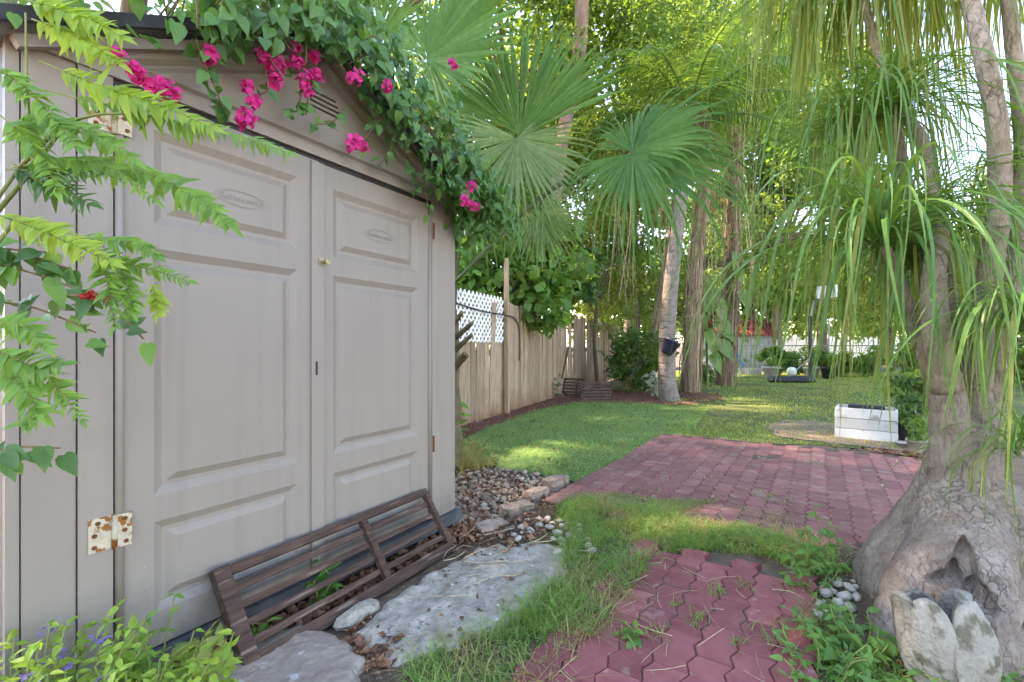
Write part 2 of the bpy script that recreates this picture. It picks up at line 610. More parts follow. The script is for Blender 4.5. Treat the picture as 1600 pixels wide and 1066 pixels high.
def fence_material():
    """grey weathered boards: grain, knots, rusty feet, green algae in patches"""
    m = surf('fence_wood', (0.215, 0.15, 0.095), (0.40, 0.30, 0.21), rough=0.9, scale=5, stretch=(9, 9, 0.8), bump=0.5, bscale=16, dist=0.006, orand=0.22)
    nt = m.node_tree
    N, L = nt.nodes, nt.links
    b = [n for n in N if n.type == 'BSDF_PRINCIPLED'][0]
    src = b.inputs['Base Color'].links[0].from_socket
    g = N.new('ShaderNodeNewGeometry')
    sp = N.new('ShaderNodeSeparateXYZ')
    L.new(g.outputs['Position'], sp.inputs[0])
    nz = N.new('ShaderNodeTexNoise')
    nz.inputs['Scale'].default_value = 2.2
    nz.inputs['Detail'].default_value = 5
    L.new(g.outputs['Position'], nz.inputs['Vector'])
    # rust-brown splash near the ground, broken up by noise
    a = N.new('ShaderNodeMath'); a.operation = 'MULTIPLY_ADD'
    L.new(sp.outputs['Z'], a.inputs[0]); a.inputs[1].default_value = -1.0
    L.new(nz.outputs['Fac'], a.inputs[2])
    r1 = N.new('ShaderNodeMapRange'); r1.inputs['From Min'].default_value = 0.1; r1.inputs['From Max'].default_value = 0.6
    r1.inputs['To Max'].default_value = 0.85
    L.new(a.outputs[0], r1.inputs['Value'])
    m1 = N.new('ShaderNodeMix'); m1.data_type = 'RGBA'
    L.new(r1.outputs[0], m1.inputs['Factor']); L.new(src, m1.inputs['A'])
    m1.inputs['B'].default_value = (0.17, 0.075, 0.035, 1)
    # algae
    n2 = N.new('ShaderNodeTexNoise'); n2.inputs['Scale'].default_value = 0.9; n2.inputs['Detail'].default_value = 6
    mp = N.new('ShaderNodeMapping'); mp.inputs['Scale'].default_value = (1.3, 1.3, 0.5); mp.inputs['Location'].default_value = (3.1, 0.6, 0)
    L.new(g.outputs['Position'], mp.inputs['Vector']); L.new(mp.outputs[0], n2.inputs['Vector'])
    r2 = N.new('ShaderNodeMapRange'); r2.inputs['From Min'].default_value = 0.56; r2.inputs['From Max'].default_value = 0.74
    r2.inputs['To Max'].default_value = 0.8
    L.new(n2.outputs['Fac'], r2.inputs['Value'])
    m2 = N.new('ShaderNodeMix'); m2.data_type = 'RGBA'
    L.new(r2.outputs[0], m2.inputs['Factor']); L.new(m1.outputs['Result'], m2.inputs['A'])
    m2.inputs['B'].default_value = (0.15, 0.13, 0.025, 1)
    L.new(m2.outputs['Result'], b.inputs['Base Color'])


fence_material()


def shed_wear():
    """faint run marks from the rain and soil splashed on the foot of the doors"""
    m = MATS['shed_plastic']
    nt = m.node_tree
    N, L = nt.nodes, nt.links
    b = [n for n in N if n.type == 'BSDF_PRINCIPLED'][0]
    src = b.inputs['Base Color'].links[0].from_socket
    g = N.new('ShaderNodeNewGeometry')
    mp = N.new('ShaderNodeMapping'); mp.inputs['Scale'].default_value = (22, 22, 0.9)
    L.new(g.outputs['Position'], mp.inputs['Vector'])
    n1 = N.new('ShaderNodeTexNoise'); n1.inputs['Scale'].default_value = 1.0; n1.inputs['Detail'].default_value = 4
    L.new(mp.outputs[0], n1.inputs['Vector'])
    r1 = N.new('ShaderNodeMapRange'); r1.inputs['From Min'].default_value = .52; r1.inputs['From Max'].default_value = .78; r1.inputs['To Max'].default_value = .30
    L.new(n1.outputs['Fac'], r1.inputs['Value'])
    m1 = N.new('ShaderNodeMix'); m1.data_type = 'RGBA'
    L.new(r1.outputs[0], m1.inputs['Factor']); L.new(src, m1.inputs['A']); m1.inputs['B'].default_value = (.17, .145, .125, 1)
    sp = N.new('ShaderNodeSeparateXYZ'); L.new(g.outputs['Position'], sp.inputs[0])
    n2 = N.new('ShaderNodeTexNoise'); n2.inputs['Scale'].default_value = 16; n2.inputs['Detail'].default_value = 8; n2.inputs['Roughness'].default_value = .75
    L.new(g.outputs['Position'], n2.inputs['Vector'])
    a = N.new('ShaderNodeMath'); a.operation = 'MULTIPLY_ADD'; a.inputs[1].default_value = -1.1
    L.new(sp.outputs['Z'], a.inputs[0]); L.new(n2.outputs['Fac'], a.inputs[2])
    r2 = N.new('ShaderNodeMapRange'); r2.inputs['From Min'].default_value = .18; r2.inputs['From Max'].default_value = .52; r2.inputs['To Max'].default_value = .6
    L.new(a.outputs[0], r2.inputs['Value'])
    m2 = N.new('ShaderNodeMix'); m2.data_type = 'RGBA'
    L.new(r2.outputs[0], m2.inputs['Factor']); L.new(m1.outputs['Result'], m2.inputs['A']); m2.inputs['B'].default_value = (.13, .105, .085, 1)
    n3 = N.new('ShaderNodeTexNoise'); n3.inputs['Scale'].default_value = 75; n3.inputs['Detail'].default_value = 2
    L.new(g.outputs['Position'], n3.inputs['Vector'])
    r3 = N.new('ShaderNodeMapRange'); r3.inputs['From Min'].default_value = .765; r3.inputs['From Max'].default_value = .79; r3.inputs['To Max'].default_value = .5
    L.new(n3.outputs['Fac'], r3.inputs['Value'])
    m3 = N.new('ShaderNodeMix'); m3.data_type = 'RGBA'
    L.new(r3.outputs[0], m3.inputs['Factor']); L.new(m2.outputs['Result'], m3.inputs['A']); m3.inputs['B'].default_value = (.5, .48, .45, 1)
    L.new(m3.outputs['Result'], b.inputs['Base Color'])


shed_wear()


def bark_material(name, c1, c2, crack, ring=0.0, scale=14.0, depth=0.012):
    """bark with a network of cracks (voronoi edges), or with rings for palms"""
    m = surf(name, c1, c2, rough=0.9, scale=9, bump=0, orand=0.05)
    nt = m.node_tree
    N, L = nt.nodes, nt.links
    b = [n for n in N if n.type == 'BSDF_PRINCIPLED'][0]
    src = b.inputs['Base Color'].links[0].from_socket
    tc = N.new('ShaderNodeTexCoord')
    nz = N.new('ShaderNodeTexNoise'); nz.inputs['Scale'].default_value = 6; nz.inputs['Detail'].default_value = 6
    L.new(tc.outputs['Object'], nz.inputs['Vector'])
    mixv = N.new('ShaderNodeMix'); mixv.data_type = 'VECTOR'; mixv.inputs['Factor'].default_value = 0.12
    L.new(tc.outputs['Object'], mixv.inputs['A']); L.new(nz.outputs['Color'], mixv.inputs['B'])
    if ring > 0:
        mp = N.new('ShaderNodeMapping'); mp.inputs['Scale'].default_value = (0.6, 0.6, 1)
        L.new(mixv.outputs['Result'], mp.inputs['Vector'])
        wv = N.new('ShaderNodeTexWave'); wv.bands_direction = 'Z'; wv.inputs['Scale'].default_value = ring
        wv.inputs['Distortion'].default_value = 2.5; wv.inputs['Detail'].default_value = 3; wv.inputs['Detail Scale'].default_value = 2
        L.new(mp.outputs[0], wv.inputs['Vector'])
        hsock = wv.outputs['Fac']
        lo, hi = 0.05, 0.35
    else:
        mp = N.new('ShaderNodeMapping'); mp.inputs['Scale'].default_value = (1, 1, 0.28)
        L.new(mixv.outputs['Result'], mp.inputs['Vector'])
        vo = N.new('ShaderNodeTexVoronoi'); vo.feature = 'DISTANCE_TO_EDGE'; vo.inputs['Scale'].default_value = scale
        L.new(mp.outputs[0], vo.inputs['Vector'])
        hsock = vo.outputs['Distance']
        lo, hi = 0.0, 0.055
    rg = N.new('ShaderNodeMapRange'); rg.inputs['From Min'].default_value = lo; rg.inputs['From Max'].default_value = hi
    L.new(hsock, rg.inputs['Value'])
    n5 = N.new('ShaderNodeTexNoise'); n5.inputs['Scale'].default_value = 4.0; n5.inputs['Detail'].default_value = 4
    L.new(tc.outputs['Object'], n5.inputs['Vector'])
    r5 = N.new('ShaderNodeMapRange'); r5.inputs['From Min'].default_value = 0.4; r5.inputs['From Max'].default_value = 0.75
    L.new(n5.outputs['Fac'], r5.inputs['Value'])
    inv = N.new('ShaderNodeMath'); inv.operation = 'SUBTRACT'; inv.inputs[0].default_value = 1
    L.new(rg.outputs[0], inv.inputs[1])
    ml = N.new('ShaderNodeMath'); ml.operation = 'MULTIPLY'
    L.new(inv.outputs[0], ml.inputs[0]); L.new(r5.outputs[0], ml.inputs[1])
    ng = N.new('ShaderNodeTexNoise'); ng.inputs['Scale'].default_value = 60; ng.inputs['Detail'].default_value = 9; ng.inputs['Roughness'].default_value = .8
    mg = N.new('ShaderNodeMapping'); mg.inputs['Scale'].default_value = (1, 1, .35)
    L.new(tc.outputs['Object'], mg.inputs['Vector']); L.new(mg.outputs[0], ng.inputs['Vector'])
    rgn = N.new('ShaderNodeMapRange'); rgn.inputs['From Min'].default_value = .47; rgn.inputs['From Max'].default_value = .64; rgn.inputs['To Max'].default_value = .7
    L.new(ng.outputs['Fac'], rgn.inputs['Value'])
    m0 = N.new('ShaderNodeMix'); m0.data_type = 'RGBA'
    L.new(rgn.outputs[0], m0.inputs['Factor']); L.new(src, m0.inputs['A']); m0.inputs['B'].default_value = c4(crack, 1.15)
    src = m0.outputs['Result']
    mx = N.new('ShaderNodeMix'); mx.data_type = 'RGBA'
    hf = N.new('ShaderNodeMath'); hf.operation = 'MULTIPLY'; hf.inputs[1].default_value = .38
    L.new(ml.outputs[0], hf.inputs[0])
    L.new(hf.outputs[0], mx.inputs['Factor']); L.new(src, mx.inputs['A']); mx.inputs['B'].default_value = c4(crack)
    L.new(mx.outputs['Result'], b.inputs['Base Color'])
    nf = N.new('ShaderNodeTexNoise'); nf.inputs['Scale'].default_value = 42; nf.inputs['Detail'].default_value = 6
    L.new(tc.outputs['Object'], nf.inputs['Vector'])
    hh = N.new('ShaderNodeMath'); hh.operation = 'MULTIPLY_ADD'
    L.new(ml.outputs[0], hh.inputs[0]); hh.inputs[1].default_value = -1.0
    L.new(nf.outputs['Fac'], hh.inputs[2])
    bp = N.new('ShaderNodeBump'); bp.inputs['Strength'].default_value = 0.9; bp.inputs['Distance'].default_value = depth
    L.new(hh.outputs[0], bp.inputs['Height'])
    L.new(bp.outputs[0], b.inputs['Normal'])


bark_material('elephant_bark', (0.175, 0.135, 0.108), (0.33, 0.27, 0.23), (0.095, 0.07, 0.055), scale=40, depth=0.009)
bark_material('stem_bark', (0.21, 0.155, 0.11), (0.38, 0.305, 0.235), (0.10, 0.07, 0.045), scale=30, depth=0.010)
bark_material('palm_bark', (0.17, 0.14, 0.115), (0.31, 0.265, 0.225), (0.08, 0.06, 0.048), ring=2.6, depth=0.02)

leaf('leaf_vine', (0.035, 0.125, 0.035), (0.09, 0.22, 0.055), trans=0.30, rough=0.35)
leaf('leaf_bract', (0.55, 0.015, 0.17), (0.72, 0.05, 0.30), trans=0.35, rough=0.6, tcol=(0.9, 0.05, 0.35))
leaf('leaf_fan', (0.05, 0.145, 0.035), (0.10, 0.215, 0.06), trans=0.28, rough=0.55, spec=.15)
leaf('leaf_fan_pale', (0.10, 0.18, 0.07), (0.18, 0.26, 0.115), trans=0.28, rough=0.55, spec=.15)
leaf('leaf_strap', (0.05, 0.14, 0.03), (0.13, 0.25, 0.06), trans=0.35, rough=0.4)
leaf('leaf_strap_old', (0.13, 0.20, 0.05), (0.25, 0.28, 0.09), trans=0.42, rough=0.5)
leaf('leaf_fern', (0.075, 0.20, 0.045), (0.15, 0.30, 0.06), trans=0.4, rough=0.5)
leaf('leaf_fern_yellow', (0.19, 0.33, 0.04), (0.31, 0.42, 0.06), trans=0.45, rough=0.5, tcol=(0.6, 0.65, 0.06))
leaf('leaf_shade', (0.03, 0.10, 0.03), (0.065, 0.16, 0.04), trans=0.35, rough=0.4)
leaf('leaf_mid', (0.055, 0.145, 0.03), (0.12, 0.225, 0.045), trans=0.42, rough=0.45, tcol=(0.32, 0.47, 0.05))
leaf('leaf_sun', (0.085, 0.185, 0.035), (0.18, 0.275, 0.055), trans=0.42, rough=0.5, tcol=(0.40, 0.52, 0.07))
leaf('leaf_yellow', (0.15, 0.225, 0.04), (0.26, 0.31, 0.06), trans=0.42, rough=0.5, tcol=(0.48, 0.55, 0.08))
leaf('leaf_big', (0.07, 0.17, 0.05), (0.15, 0.26, 0.08), trans=0.45, rough=0.3)
leaf('grass', (0.095, 0.225, 0.045), (0.20, 0.34, 0.085), trans=0.35, rough=0.5)
leaf('grass_dry', (0.22, 0.22, 0.07), (0.40, 0.34, 0.15), trans=0.3, rough=0.6)
leaf('grass_turf', (0.155, 0.285, 0.07), (0.26, 0.39, 0.125), trans=0.25, rough=0.5)
leaf('grass_lawn', (0.18, 0.28, 0.05), (0.30, 0.37, 0.09), trans=0.35, rough=0.5)
leaf('leaf_weed', (0.06, 0.18, 0.04), (0.13, 0.28, 0.06), trans=0.4, rough=0.45)
leaf('leaf_variegated', (0.18, 0.27, 0.05), (0.42, 0.42, 0.13), trans=0.4, rough=0.4)
leaf('petal_purple', (0.14, 0.10, 0.30), (0.25, 0.18, 0.42), trans=0.35, rough=0.6, tcol=(0.3, 0.2, 0.5))
leaf('petal_red', (0.35, 0.015, 0.02), (0.5, 0.03, 0.03), trans=0.3, rough=0.6, tcol=(0.6, 0.05, 0.03))
leaf('leaf_lime', (0.14, 0.27, 0.04), (0.27, 0.40, 0.06), trans=0.45, rough=0.5)
leaf('leaf_silver', (0.24, 0.28, 0.22), (0.4, 0.43, 0.36), trans=0.3, rough=0.6)

# ------------------------------------------------------------------ ground, lawn, turf, beds
mb = MB()
mb.add([(-900, -900, 0), (900, -900, 0), (900, 900, 0), (-900, 900, 0)], [(0, 1, 2, 3)])
tag(mb.build('ground', 'soil'), kind='structure')


def sheet(name, poly, z, mat, wob=0.0, n=5):
    """flat sheet with an uneven rim"""
    pts = []
    for i in range(len(poly)):
        a, b = Vector((poly[i][0], poly[i][1], 0)), Vector((poly[(i + 1) % len(poly)][0], poly[(i + 1) % len(poly)][1], 0))
        for k in range(n):
            q = a.lerp(b, k / n)
            pts.append((q.x + random.uniform(-wob, wob), q.y + random.uniform(-wob, wob)))
    m = MB()
    m.add([(p[0], p[1], z) for p in pts], [tuple(range(len(pts)))])
    o = m.build(name, mat)
    return tag(o, kind='structure'), pts


def gpoly(*px):
    return [tuple(G(a, b)[:2]) for a, b in px]


LAWN = [(1.95, 5.85), (2.6, 5.4), (4.3, 4.95), (6.5, 5.2), (14, 8), (30, 16), (30, 22), (7, 21), (4.6, 15), (3.4, 10.5), (2.6, 8.2)]
sheet('lawn', LAWN, 0.006, 'lawn_soil', 0.04, 6)
TURF = gpoly((722, 690), (760, 668), (840, 640), (910, 627), (985, 629), (1040, 634), (1108, 640), (1085, 668), (1058, 684), (975, 722), (905, 756), (868, 748), (800, 737), (752, 727))
sheet('turf', TURF, 0.010, 'turf_base', 0.012, 5)
DIRT = gpoly((1198, 664), (1240, 657), (1300, 662), (1430, 690), (1470, 720), (1430, 706), (1320, 697), (1255, 690), (1205, 680))
sheet('dirt_path', DIRT, 0.014, 'bare_dirt', 0.09, 4)
MULCH = gpoly((714, 690), (718, 668), (790, 646), (850, 624), (905, 612), (1000, 612), (1070, 612), (1125, 618), (1130, 627), (1070, 634), (985, 632), (905, 630), (840, 643), (760, 671))
sheet('mulch_bed', MULCH, 0.018, 'red_mulch', 0.02, 5)
PAD = gpoly((545, 1000), (600, 950), (700, 885), (745, 862), (860, 852), (900, 868), (880, 900), (850, 945), (770, 990), (700, 1015), (610, 1040))


def slab(name, poly, h, mat, rim=.03, amp=.008, cell=.014, seed=1, parent=None):
    """low rough slab: a fine grid cut to the outline, rounded rim, lumpy top"""
    xs = np.arange(min(p[0] for p in poly) - cell, max(p[0] for p in poly) + 2 * cell, cell)
    ys = np.arange(min(p[1] for p in poly) - cell, max(p[1] for p in poly) + 2 * cell, cell)
    X, Y = np.meshgrid(xs, ys)
    x, y = X.ravel(), Y.ravel()
    ins = inside(poly, x, y)
    dist = np.full(len(x), 9.0)
    for i in range(len(poly)):
        ax, ay = poly[i]; bx, by = poly[(i + 1) % len(poly)]
        dx, dy = bx - ax, by - ay
        t = np.clip(((x - ax) * dx + (y - ay) * dy) / (dx * dx + dy * dy + 1e-9), 0, 1)
        dist = np.minimum(dist, np.hypot(x - ax - t * dx, y - ay - t * dy))
    dist = np.where(ins, dist, -dist) + (vnoise(x, y, 38, seed) - .5) * .03
    k = np.clip(dist / rim, 0, 1); k = np.sqrt(1 - (1 - k) ** 2)
    z = k * h + k * ((vnoise(x, y, 16, seed + 1) - .5) * amp * 1.6 + (vnoise(x, y, 60, seed + 2) - .5) * amp * .8 + rng.normal(0, amp * .10, len(x))) - .004 * (k <= 0)
    nx, ny = len(xs), len(ys)
    idx = np.arange(nx * ny).reshape(ny, nx)
    Q = np.stack([idx[:-1, :-1], idx[:-1, 1:], idx[1:, 1:], idx[1:, :-1]], -1).reshape(-1, 4)
    Q = Q[(k[Q] > 0).any(1)]
    used = np.unique(Q); remap = np.zeros(nx * ny, dtype=int); remap[used] = np.arange(len(used))
    V = np.stack([x, y, z], 1)[used]
    return np_obj(name, V, remap[Q], mat, parent, origin=(float(V[:, 0].mean()), float(V[:, 1].mean()), 0), smooth=True)


mb = MB()
pad_pts = []
for i in range(len(PAD)):
    a, b = Vector((*PAD[i], 0)), Vector((*PAD[(i + 1) % len(PAD)], 0))
    for k in range(5):
        q = a.lerp(b, k / 5)
        pad_pts.append((q.x + random.uniform(-.012, .012), q.y + random.uniform(-.012, .012)))
if sum(pad_pts[i][0] * pad_pts[(i + 1) % len(pad_pts)][1] - pad_pts[(i + 1) % len(pad_pts)][0] * pad_pts[i][1] for i in range(len(pad_pts))) < 0:
    pad_pts.reverse()
tag(slab('concrete_path', pad_pts, .026, 'concrete', amp=.015, rim=.05, seed=4), kind='structure')

# ------------------------------------------------------------------ red paving: patio and path
DIR_U = Vector((0.545, 0.8384, 0)).normalized()       # along the rows of pavers
DIR_V = Vector((DIR_U.y, -DIR_U.x, 0))
PL, PW, ZIG = 0.225, 0.118, 0.021


def paver_mesh(seed, mat='paver'):
    r = random.Random(seed)
    gap = 0.0018
    side = []
    tri = [-1, 1, -1, 1, -1]
    lo = [(-PL / 2 + PL * i / 4, -PW / 2 + ZIG * tri[i] * 0.5) for i in range(5)]
    hi = [(-PL / 2 + PL * i / 4, PW / 2 + ZIG * tri[i] * 0.5) for i in range(5)][::-1]
    ring = lo + hi
    def inset(d):
        return [(x * (1 - d / (PL / 2)) + r.uniform(-.0008, .0008), y * (1 - d / (PW / 2)) + r.uniform(-.0008, .0008)) for x, y in ring]
    r0, r1, r2 = inset(gap), inset(gap), inset(gap + 0.003)
    m = MB()
    n = len(ring)
    vs_ = [(x, y, 0.0) for x, y in r0] + [(x, y, 0.05) for x, y in r1] + [(x, y, 0.055 + r.uniform(-.0006, .0006)) for x, y in r2]
    fs_ = [tuple(range(2 * n, 3 * n))]
    for q in (0, n):
        fs_ += [(q + i, q + (i + 1) % n, q + n + (i + 1) % n, q + n + i) for i in range(n)]
    m.add(vs_, fs_)
    return m.mesh('paver', mat)


PAVERS = [paver_mesh(i) for i in range(5)]
PATH_PAVERS = [paver_mesh(i + 9, 'paver_path') for i in range(5)]
PAV_ROT = math.atan2(DIR_U.y, DIR_U.x)


def paving(name, bed_poly, org, nu, nv, keep, zt, protos):
    mb = MB()
    pts = bed_poly
    if sum(pts[i][0] * pts[(i + 1) % len(pts)][1] - pts[(i + 1) % len(pts)][0] * pts[i][1] for i in range(len(pts))) < 0:
        pts = pts[::-1]
    mb.prism(pts, 0.002, zt - 0.006)
    root = mb.build(name, 'paver_bed', origin=(org.x, org.y, 0))
    tag(root, kind='structure')
    cnt = 0
    for j in range(nv):
        for i in range(nu):
            u = (i + 0.5 * (j % 2)) * PL
            v = j * PW
            p = org + DIR_U * u + DIR_V * v
            if not keep(u, v, p): continue
            wave = 0.005 * math.sin(u * 3.1 + 1) * math.cos(v * 2.7)
            o = piece('brick', protos[random.randrange(5)], root, (p.x, p.y, zt - 0.055 + wave + random.uniform(-.0014, .0014)),
                      (random.gauss(0, .007), random.gauss(0, .007), PAV_ROT + random.gauss(0, .008)))
            cnt += 1
    return root, cnt


A0 = G(872, 785)
A0.z = 0
PATIO = [tuple((A0 + DIR_U * u + DIR_V * v)[:2]) for u, v in ((-0.12, -0.06), (2.92, -0.06), (2.92, 2.55), (-0.12, 2.55))]
patio, n_patio = paving('patio', PATIO, A0, 14, 22,
                        lambda u, v, p: u < 2.85 and not (u < 0.35 and v > 2.2) and (u - 0.05) > -0.1 and v < 2.5 and not ((p - Vector((1.86, 2.08, 0))).length < 0.5), 0.034, PAVERS)
B0 = G(905, 1050)
B0 = Vector((0.05, 1.62, 0))
PATH = [tuple((B0 + DIR_U * u + DIR_V * v)[:2]) for u, v in ((-0.5, 0.0), (0.98, 0.0), (0.96, 0.80), (-0.5, 0.80))]
path, n_path = paving('path', PATH, B0 + DIR_U * -0.45 + DIR_V * 0.06, 9, 7, lambda u, v, p: u < 1.62 and not (v < 0.05 and u < 0.4), 0.030, PATH_PAVERS)

# ------------------------------------------------------------------ the plastic garden shed
S0 = Vector((-1.222, 1.454, 0))
SD = Vector((0.5264, 0.8503, 0))     # along the front
SN = Vector((0.8503, -0.5264, 0))    # out of the front
UZ = Vector((0, 0, 1))


def SP(u, w, z):
    return S0 + SD * u + SN * w + UZ * z


UL, UR, UM = -0.232, 1.672, 0.72
Z0, ZE, ZA = 0.115, 1.925, 2.385      # floor, eaves, apex
DEPTH = 2.0


def sbox(mb, u0, u1, w0, w1, z0, z1):
    return mb.hexa([SP(u0, w1, z0), SP(u1, w1, z0), SP(u1, w0, z0), SP(u0, w0, z0), SP(u0, w1, z1), SP(u1, w1, z1), SP(u1, w0, z1), SP(u0, w0, z1)])


shed = thing('garden_shed', 'taupe plastic garden shed with double doors under the flowering vine', 'shed', SP(UM, -DEPTH / 2, 0))
sbox(MB(), UL - 0.02, UR + 0.025, -DEPTH, 0.028, 0.045, Z0 - 0.002).build('floor_rim', 'floor_rim', shed)
for uu in (UL + 0.1, UR - 0.05):
    for ww in (-0.08, -1.8):
        sbox(MB(), uu - 0.09, uu + 0.05, ww - 0.1, ww + 0.06, 0.0, 0.044).build('support_block', 'edging', shed)
sbox(MB(), UL, UL + 0.03, -DEPTH + 0.01, -0.03, Z0, ZE).build('side_wall', 'shed_plastic', shed)
sbox(MB(), UR - 0.03, UR, -DEPTH + 0.01, -0.03, Z0, ZE).build('side_wall', 'shed_plastic', shed)
sbox(MB(), UL + 0.031, UR - 0.031, -DEPTH + 0.011, -DEPTH + 0.04, Z0, ZE).build('back_wall', 'shed_plastic', shed)
# corner posts: outer round bead, flat panel, hinge post
for (a, b, w1) in ((UL, -0.205, -0.006), (-0.202, -0.090, 0.0), (-0.086, -0.004, 0.006)):
    m = MB(); sbox(m, a, b, -0.05, w1, Z0, ZE); m.build('corner_panel', 'shed_plastic', shed)
for (a, b, w1) in ((1.452, 1.520, 0.006), (1.524, 1.640, 0.0), (1.643, UR, -0.006)):
    m = MB(); sbox(m, a, b, -0.05, w1, Z0, ZE); m.build('corner_panel', 'shed_plastic', shed)
# dark sheet painted as the unlit interior behind the door gaps
sbox(MB(), -0.012, 1.455, -0.07, -0.052, Z0, ZE).build('dark_gap_backing', 'dark_trim_and_gaps', shed)


def door(u0, u1, panels, mL, mR, w):
    """one moulded door: three raised panels, each inside a sunken frame"""
    m = MB()
    zb, zt = Z0 + 0.006, ZE - 0.022
    us = [u0, u0 + mL, u1 - mR, u1]
    zs = [zb]
    for a, b in panels: zs += [a, b]
    zs += [zt]
    def q(a, b, c, d): m.add([a, b, c, d], [(0, 1, 2, 3)])
    for i in range(3):
        for j in range(len(zs) - 1):
            if i == 1 and j % 2 == 1: continue
            q(SP(us[i], w, zs[j]), SP(us[i + 1], w, zs[j]), SP(us[i + 1], w, zs[j + 1]), SP(us[i], w, zs[j + 1]))
    for a, b in panels:
        rings = []
        for ins, dp in ((0, 0), (0.026, 0.014), (0.040, 0.014), (0.064, 0.001)):
            rings.append([SP(us[1] + ins, w - dp, a + ins), SP(us[2] - ins, w - dp, a + ins), SP(us[2] - ins, w - dp, b - ins), SP(us[1] + ins, w - dp, b - ins)])
        for k in range(3):
            for e in range(4):
                q(rings[k][e], rings[k][(e + 1) % 4], rings[k + 1][(e + 1) % 4], rings[k + 1][e])
        q(*rings[3])
    # sides and back
    for (p, r_) in (((u0, zb), (u1, zb)), ((u1, zb), (u1, zt)), ((u1, zt), (u0, zt)), ((u0, zt), (u0, zb))):
        q(SP(p[0], w, p[1]), SP(p[0], w - 0.035, p[1]), SP(r_[0], w - 0.035, r_[1]), SP(r_[0], w, r_[1]))
    q(SP(u0, w - .035, zb), SP(u0, w - .035, zt), SP(u1, w - .035, zt), SP(u1, w - .035, zb))
    return m.build('door', 'shed_plastic', shed)


PANELS = [(0.232, 0.527), (0.612, 1.418), (1.498, 1.806)]
door_l = door(0.003, 0.716, PANELS, 0.100, 0.102, 0.004)
door_r = door(0.722, 1.448, PANELS, 0.075, 0.105, -0.004)
sbox(MB(), 0.676, 0.737, 0.0045, 0.014, Z0 + 0.02, ZE - 0.03).build('astragal', 'shed_plastic', door_l)
m = MB(); m.tube([SP(0.012, 0.006, Z0 + 0.01), SP(0.012, 0.006, ZE - 0.03)], 0.012, 10); m.build('hinge_bead', 'shed_plastic', door_l, smooth=True)
m = MB(); m.tube([SP(1.440, -0.002, Z0 + 0.01), SP(1.440, -0.002, ZE - 0.03)], 0.011, 10); m.build('hinge_bead', 'shed_plastic', door_r, smooth=True)
sbox(MB(), 0.694, 0.704, 0.013, 0.0155, 0.975, 1.035).build('slot', 'dark_trim_and_gaps', door_l)


def oval_badge(uc, zc, ru, rz, w, parent):
    """moulded oval with the maker's name"""
    m = MB()
    for k in (1.0, 0.86):
        pts = [SP(uc + ru * k * math.cos(a), w, zc + rz * k * math.sin(a)) for a in np.linspace(0, 2 * math.pi, 41)]
        m.tube(pts, 0.0004, 5, cap=False)
    b_ = m.build('badge', 'shed_plastic', parent, smooth=True)
    cu = bpy.data.curves.new('badge_text', 'FONT')
    cu.body = 'Rubbermaid'
    cu.align_x = 'CENTER'; cu.align_y = 'CENTER'
    cu.size = rz * 1.05
    cu.extrude = 0.0004
    cu.resolution_u = 3
    to = bpy.data.objects.new('badge_text', cu)
    COL.objects.link(to)
    bpy.context.view_layer.update()
    me = bpy.data.meshes.new_from_object(to.evaluated_get(bpy.context.evaluated_depsgraph_get()))
    bpy.data.objects.remove(to)
    M = Matrix((SD, UZ, SN)).transposed().to_4x4()
    me.transform(M)
    me.materials.clear(); me.materials.append(MATS['shed_plastic'])
    o = bpy.data.objects.new('lettering', me)
    link(o, parent, SP(uc, w + 0.0006, zc))
    return o


oval_badge(0.385, 1.650, 0.098, 0.030, 0.0042, door_l)
oval_badge(1.075, 1.648, 0.098, 0.030, -0.0038, door_r)


def hinge(u, z, w, rusty=False):
    m = MB()
    sbox(m, u - 0.062, u - 0.002, w, w + 0.003, z - 0.05, z + 0.05)
    sbox(m, u + 0.002, u + 0.040, w + .012, w + 0.015, z - 0.05, z + 0.05)
    h = m.build('hinge', 'hinge_metal' if not rusty else 'rust', shed)
    m = MB(); m.tube([SP(u, w + 0.008, z - 0.052), SP(u, w + 0.008, z + 0.052)], 0.0085, 8); m.build('hinge_pin', 'hinge_metal', h, smooth=True)
    for du in (-0.046, 0.026):
        for dz in (-0.035, 0.0, 0.035):
            m = MB(); c = SP(u + du + random.uniform(-.006, .006), w + (0.003 if du < 0 else .015), z + dz)
            m.tube([c, c + SN * 0.003], 0.0065, 8); m.build('screw', 'rust', h)
    return h


hinge(-0.002, 0.535, 0.0065)
hinge(-0.002, 1.80, 0.0065)
m = MB(); sbox(m, 1.456, 1.466, 0.0062, 0.013, 1.71, 1.80); m.build('hinge', 'rust', shed)
m = MB(); sbox(m, 1.456, 1.466, 0.0062, 0.013, 0.50, 0.59); m.build('hinge', 'rust', shed)
# latch
m = MB()
m.lathe((0, 0, 0), [(0.004, 0), (0.004, 0.02), (0.012, 0.021), (0.012, 0.029), (0.004, 0.03)], 10)
M3 = Matrix((SD, UZ, SN)).transposed()
m.v = [M3 @ v + SP(0.735, 0.014, 1.467) for v in m.v]
sbox(m, 0.708, 0.733, 0.0142, 0.018, 1.452, 1.482)
sbox(m, 0.733, 0.760, 0.022, 0.026, 1.462, 1.470)
m.build('latch', 'brass', shed)

# gable: front plate, sunken frame, louvre, trim boards
def gable_z(u):
    return ZE + (ZA - ZE) * (1 - abs(u - UM) / ((UR - UL) / 2))


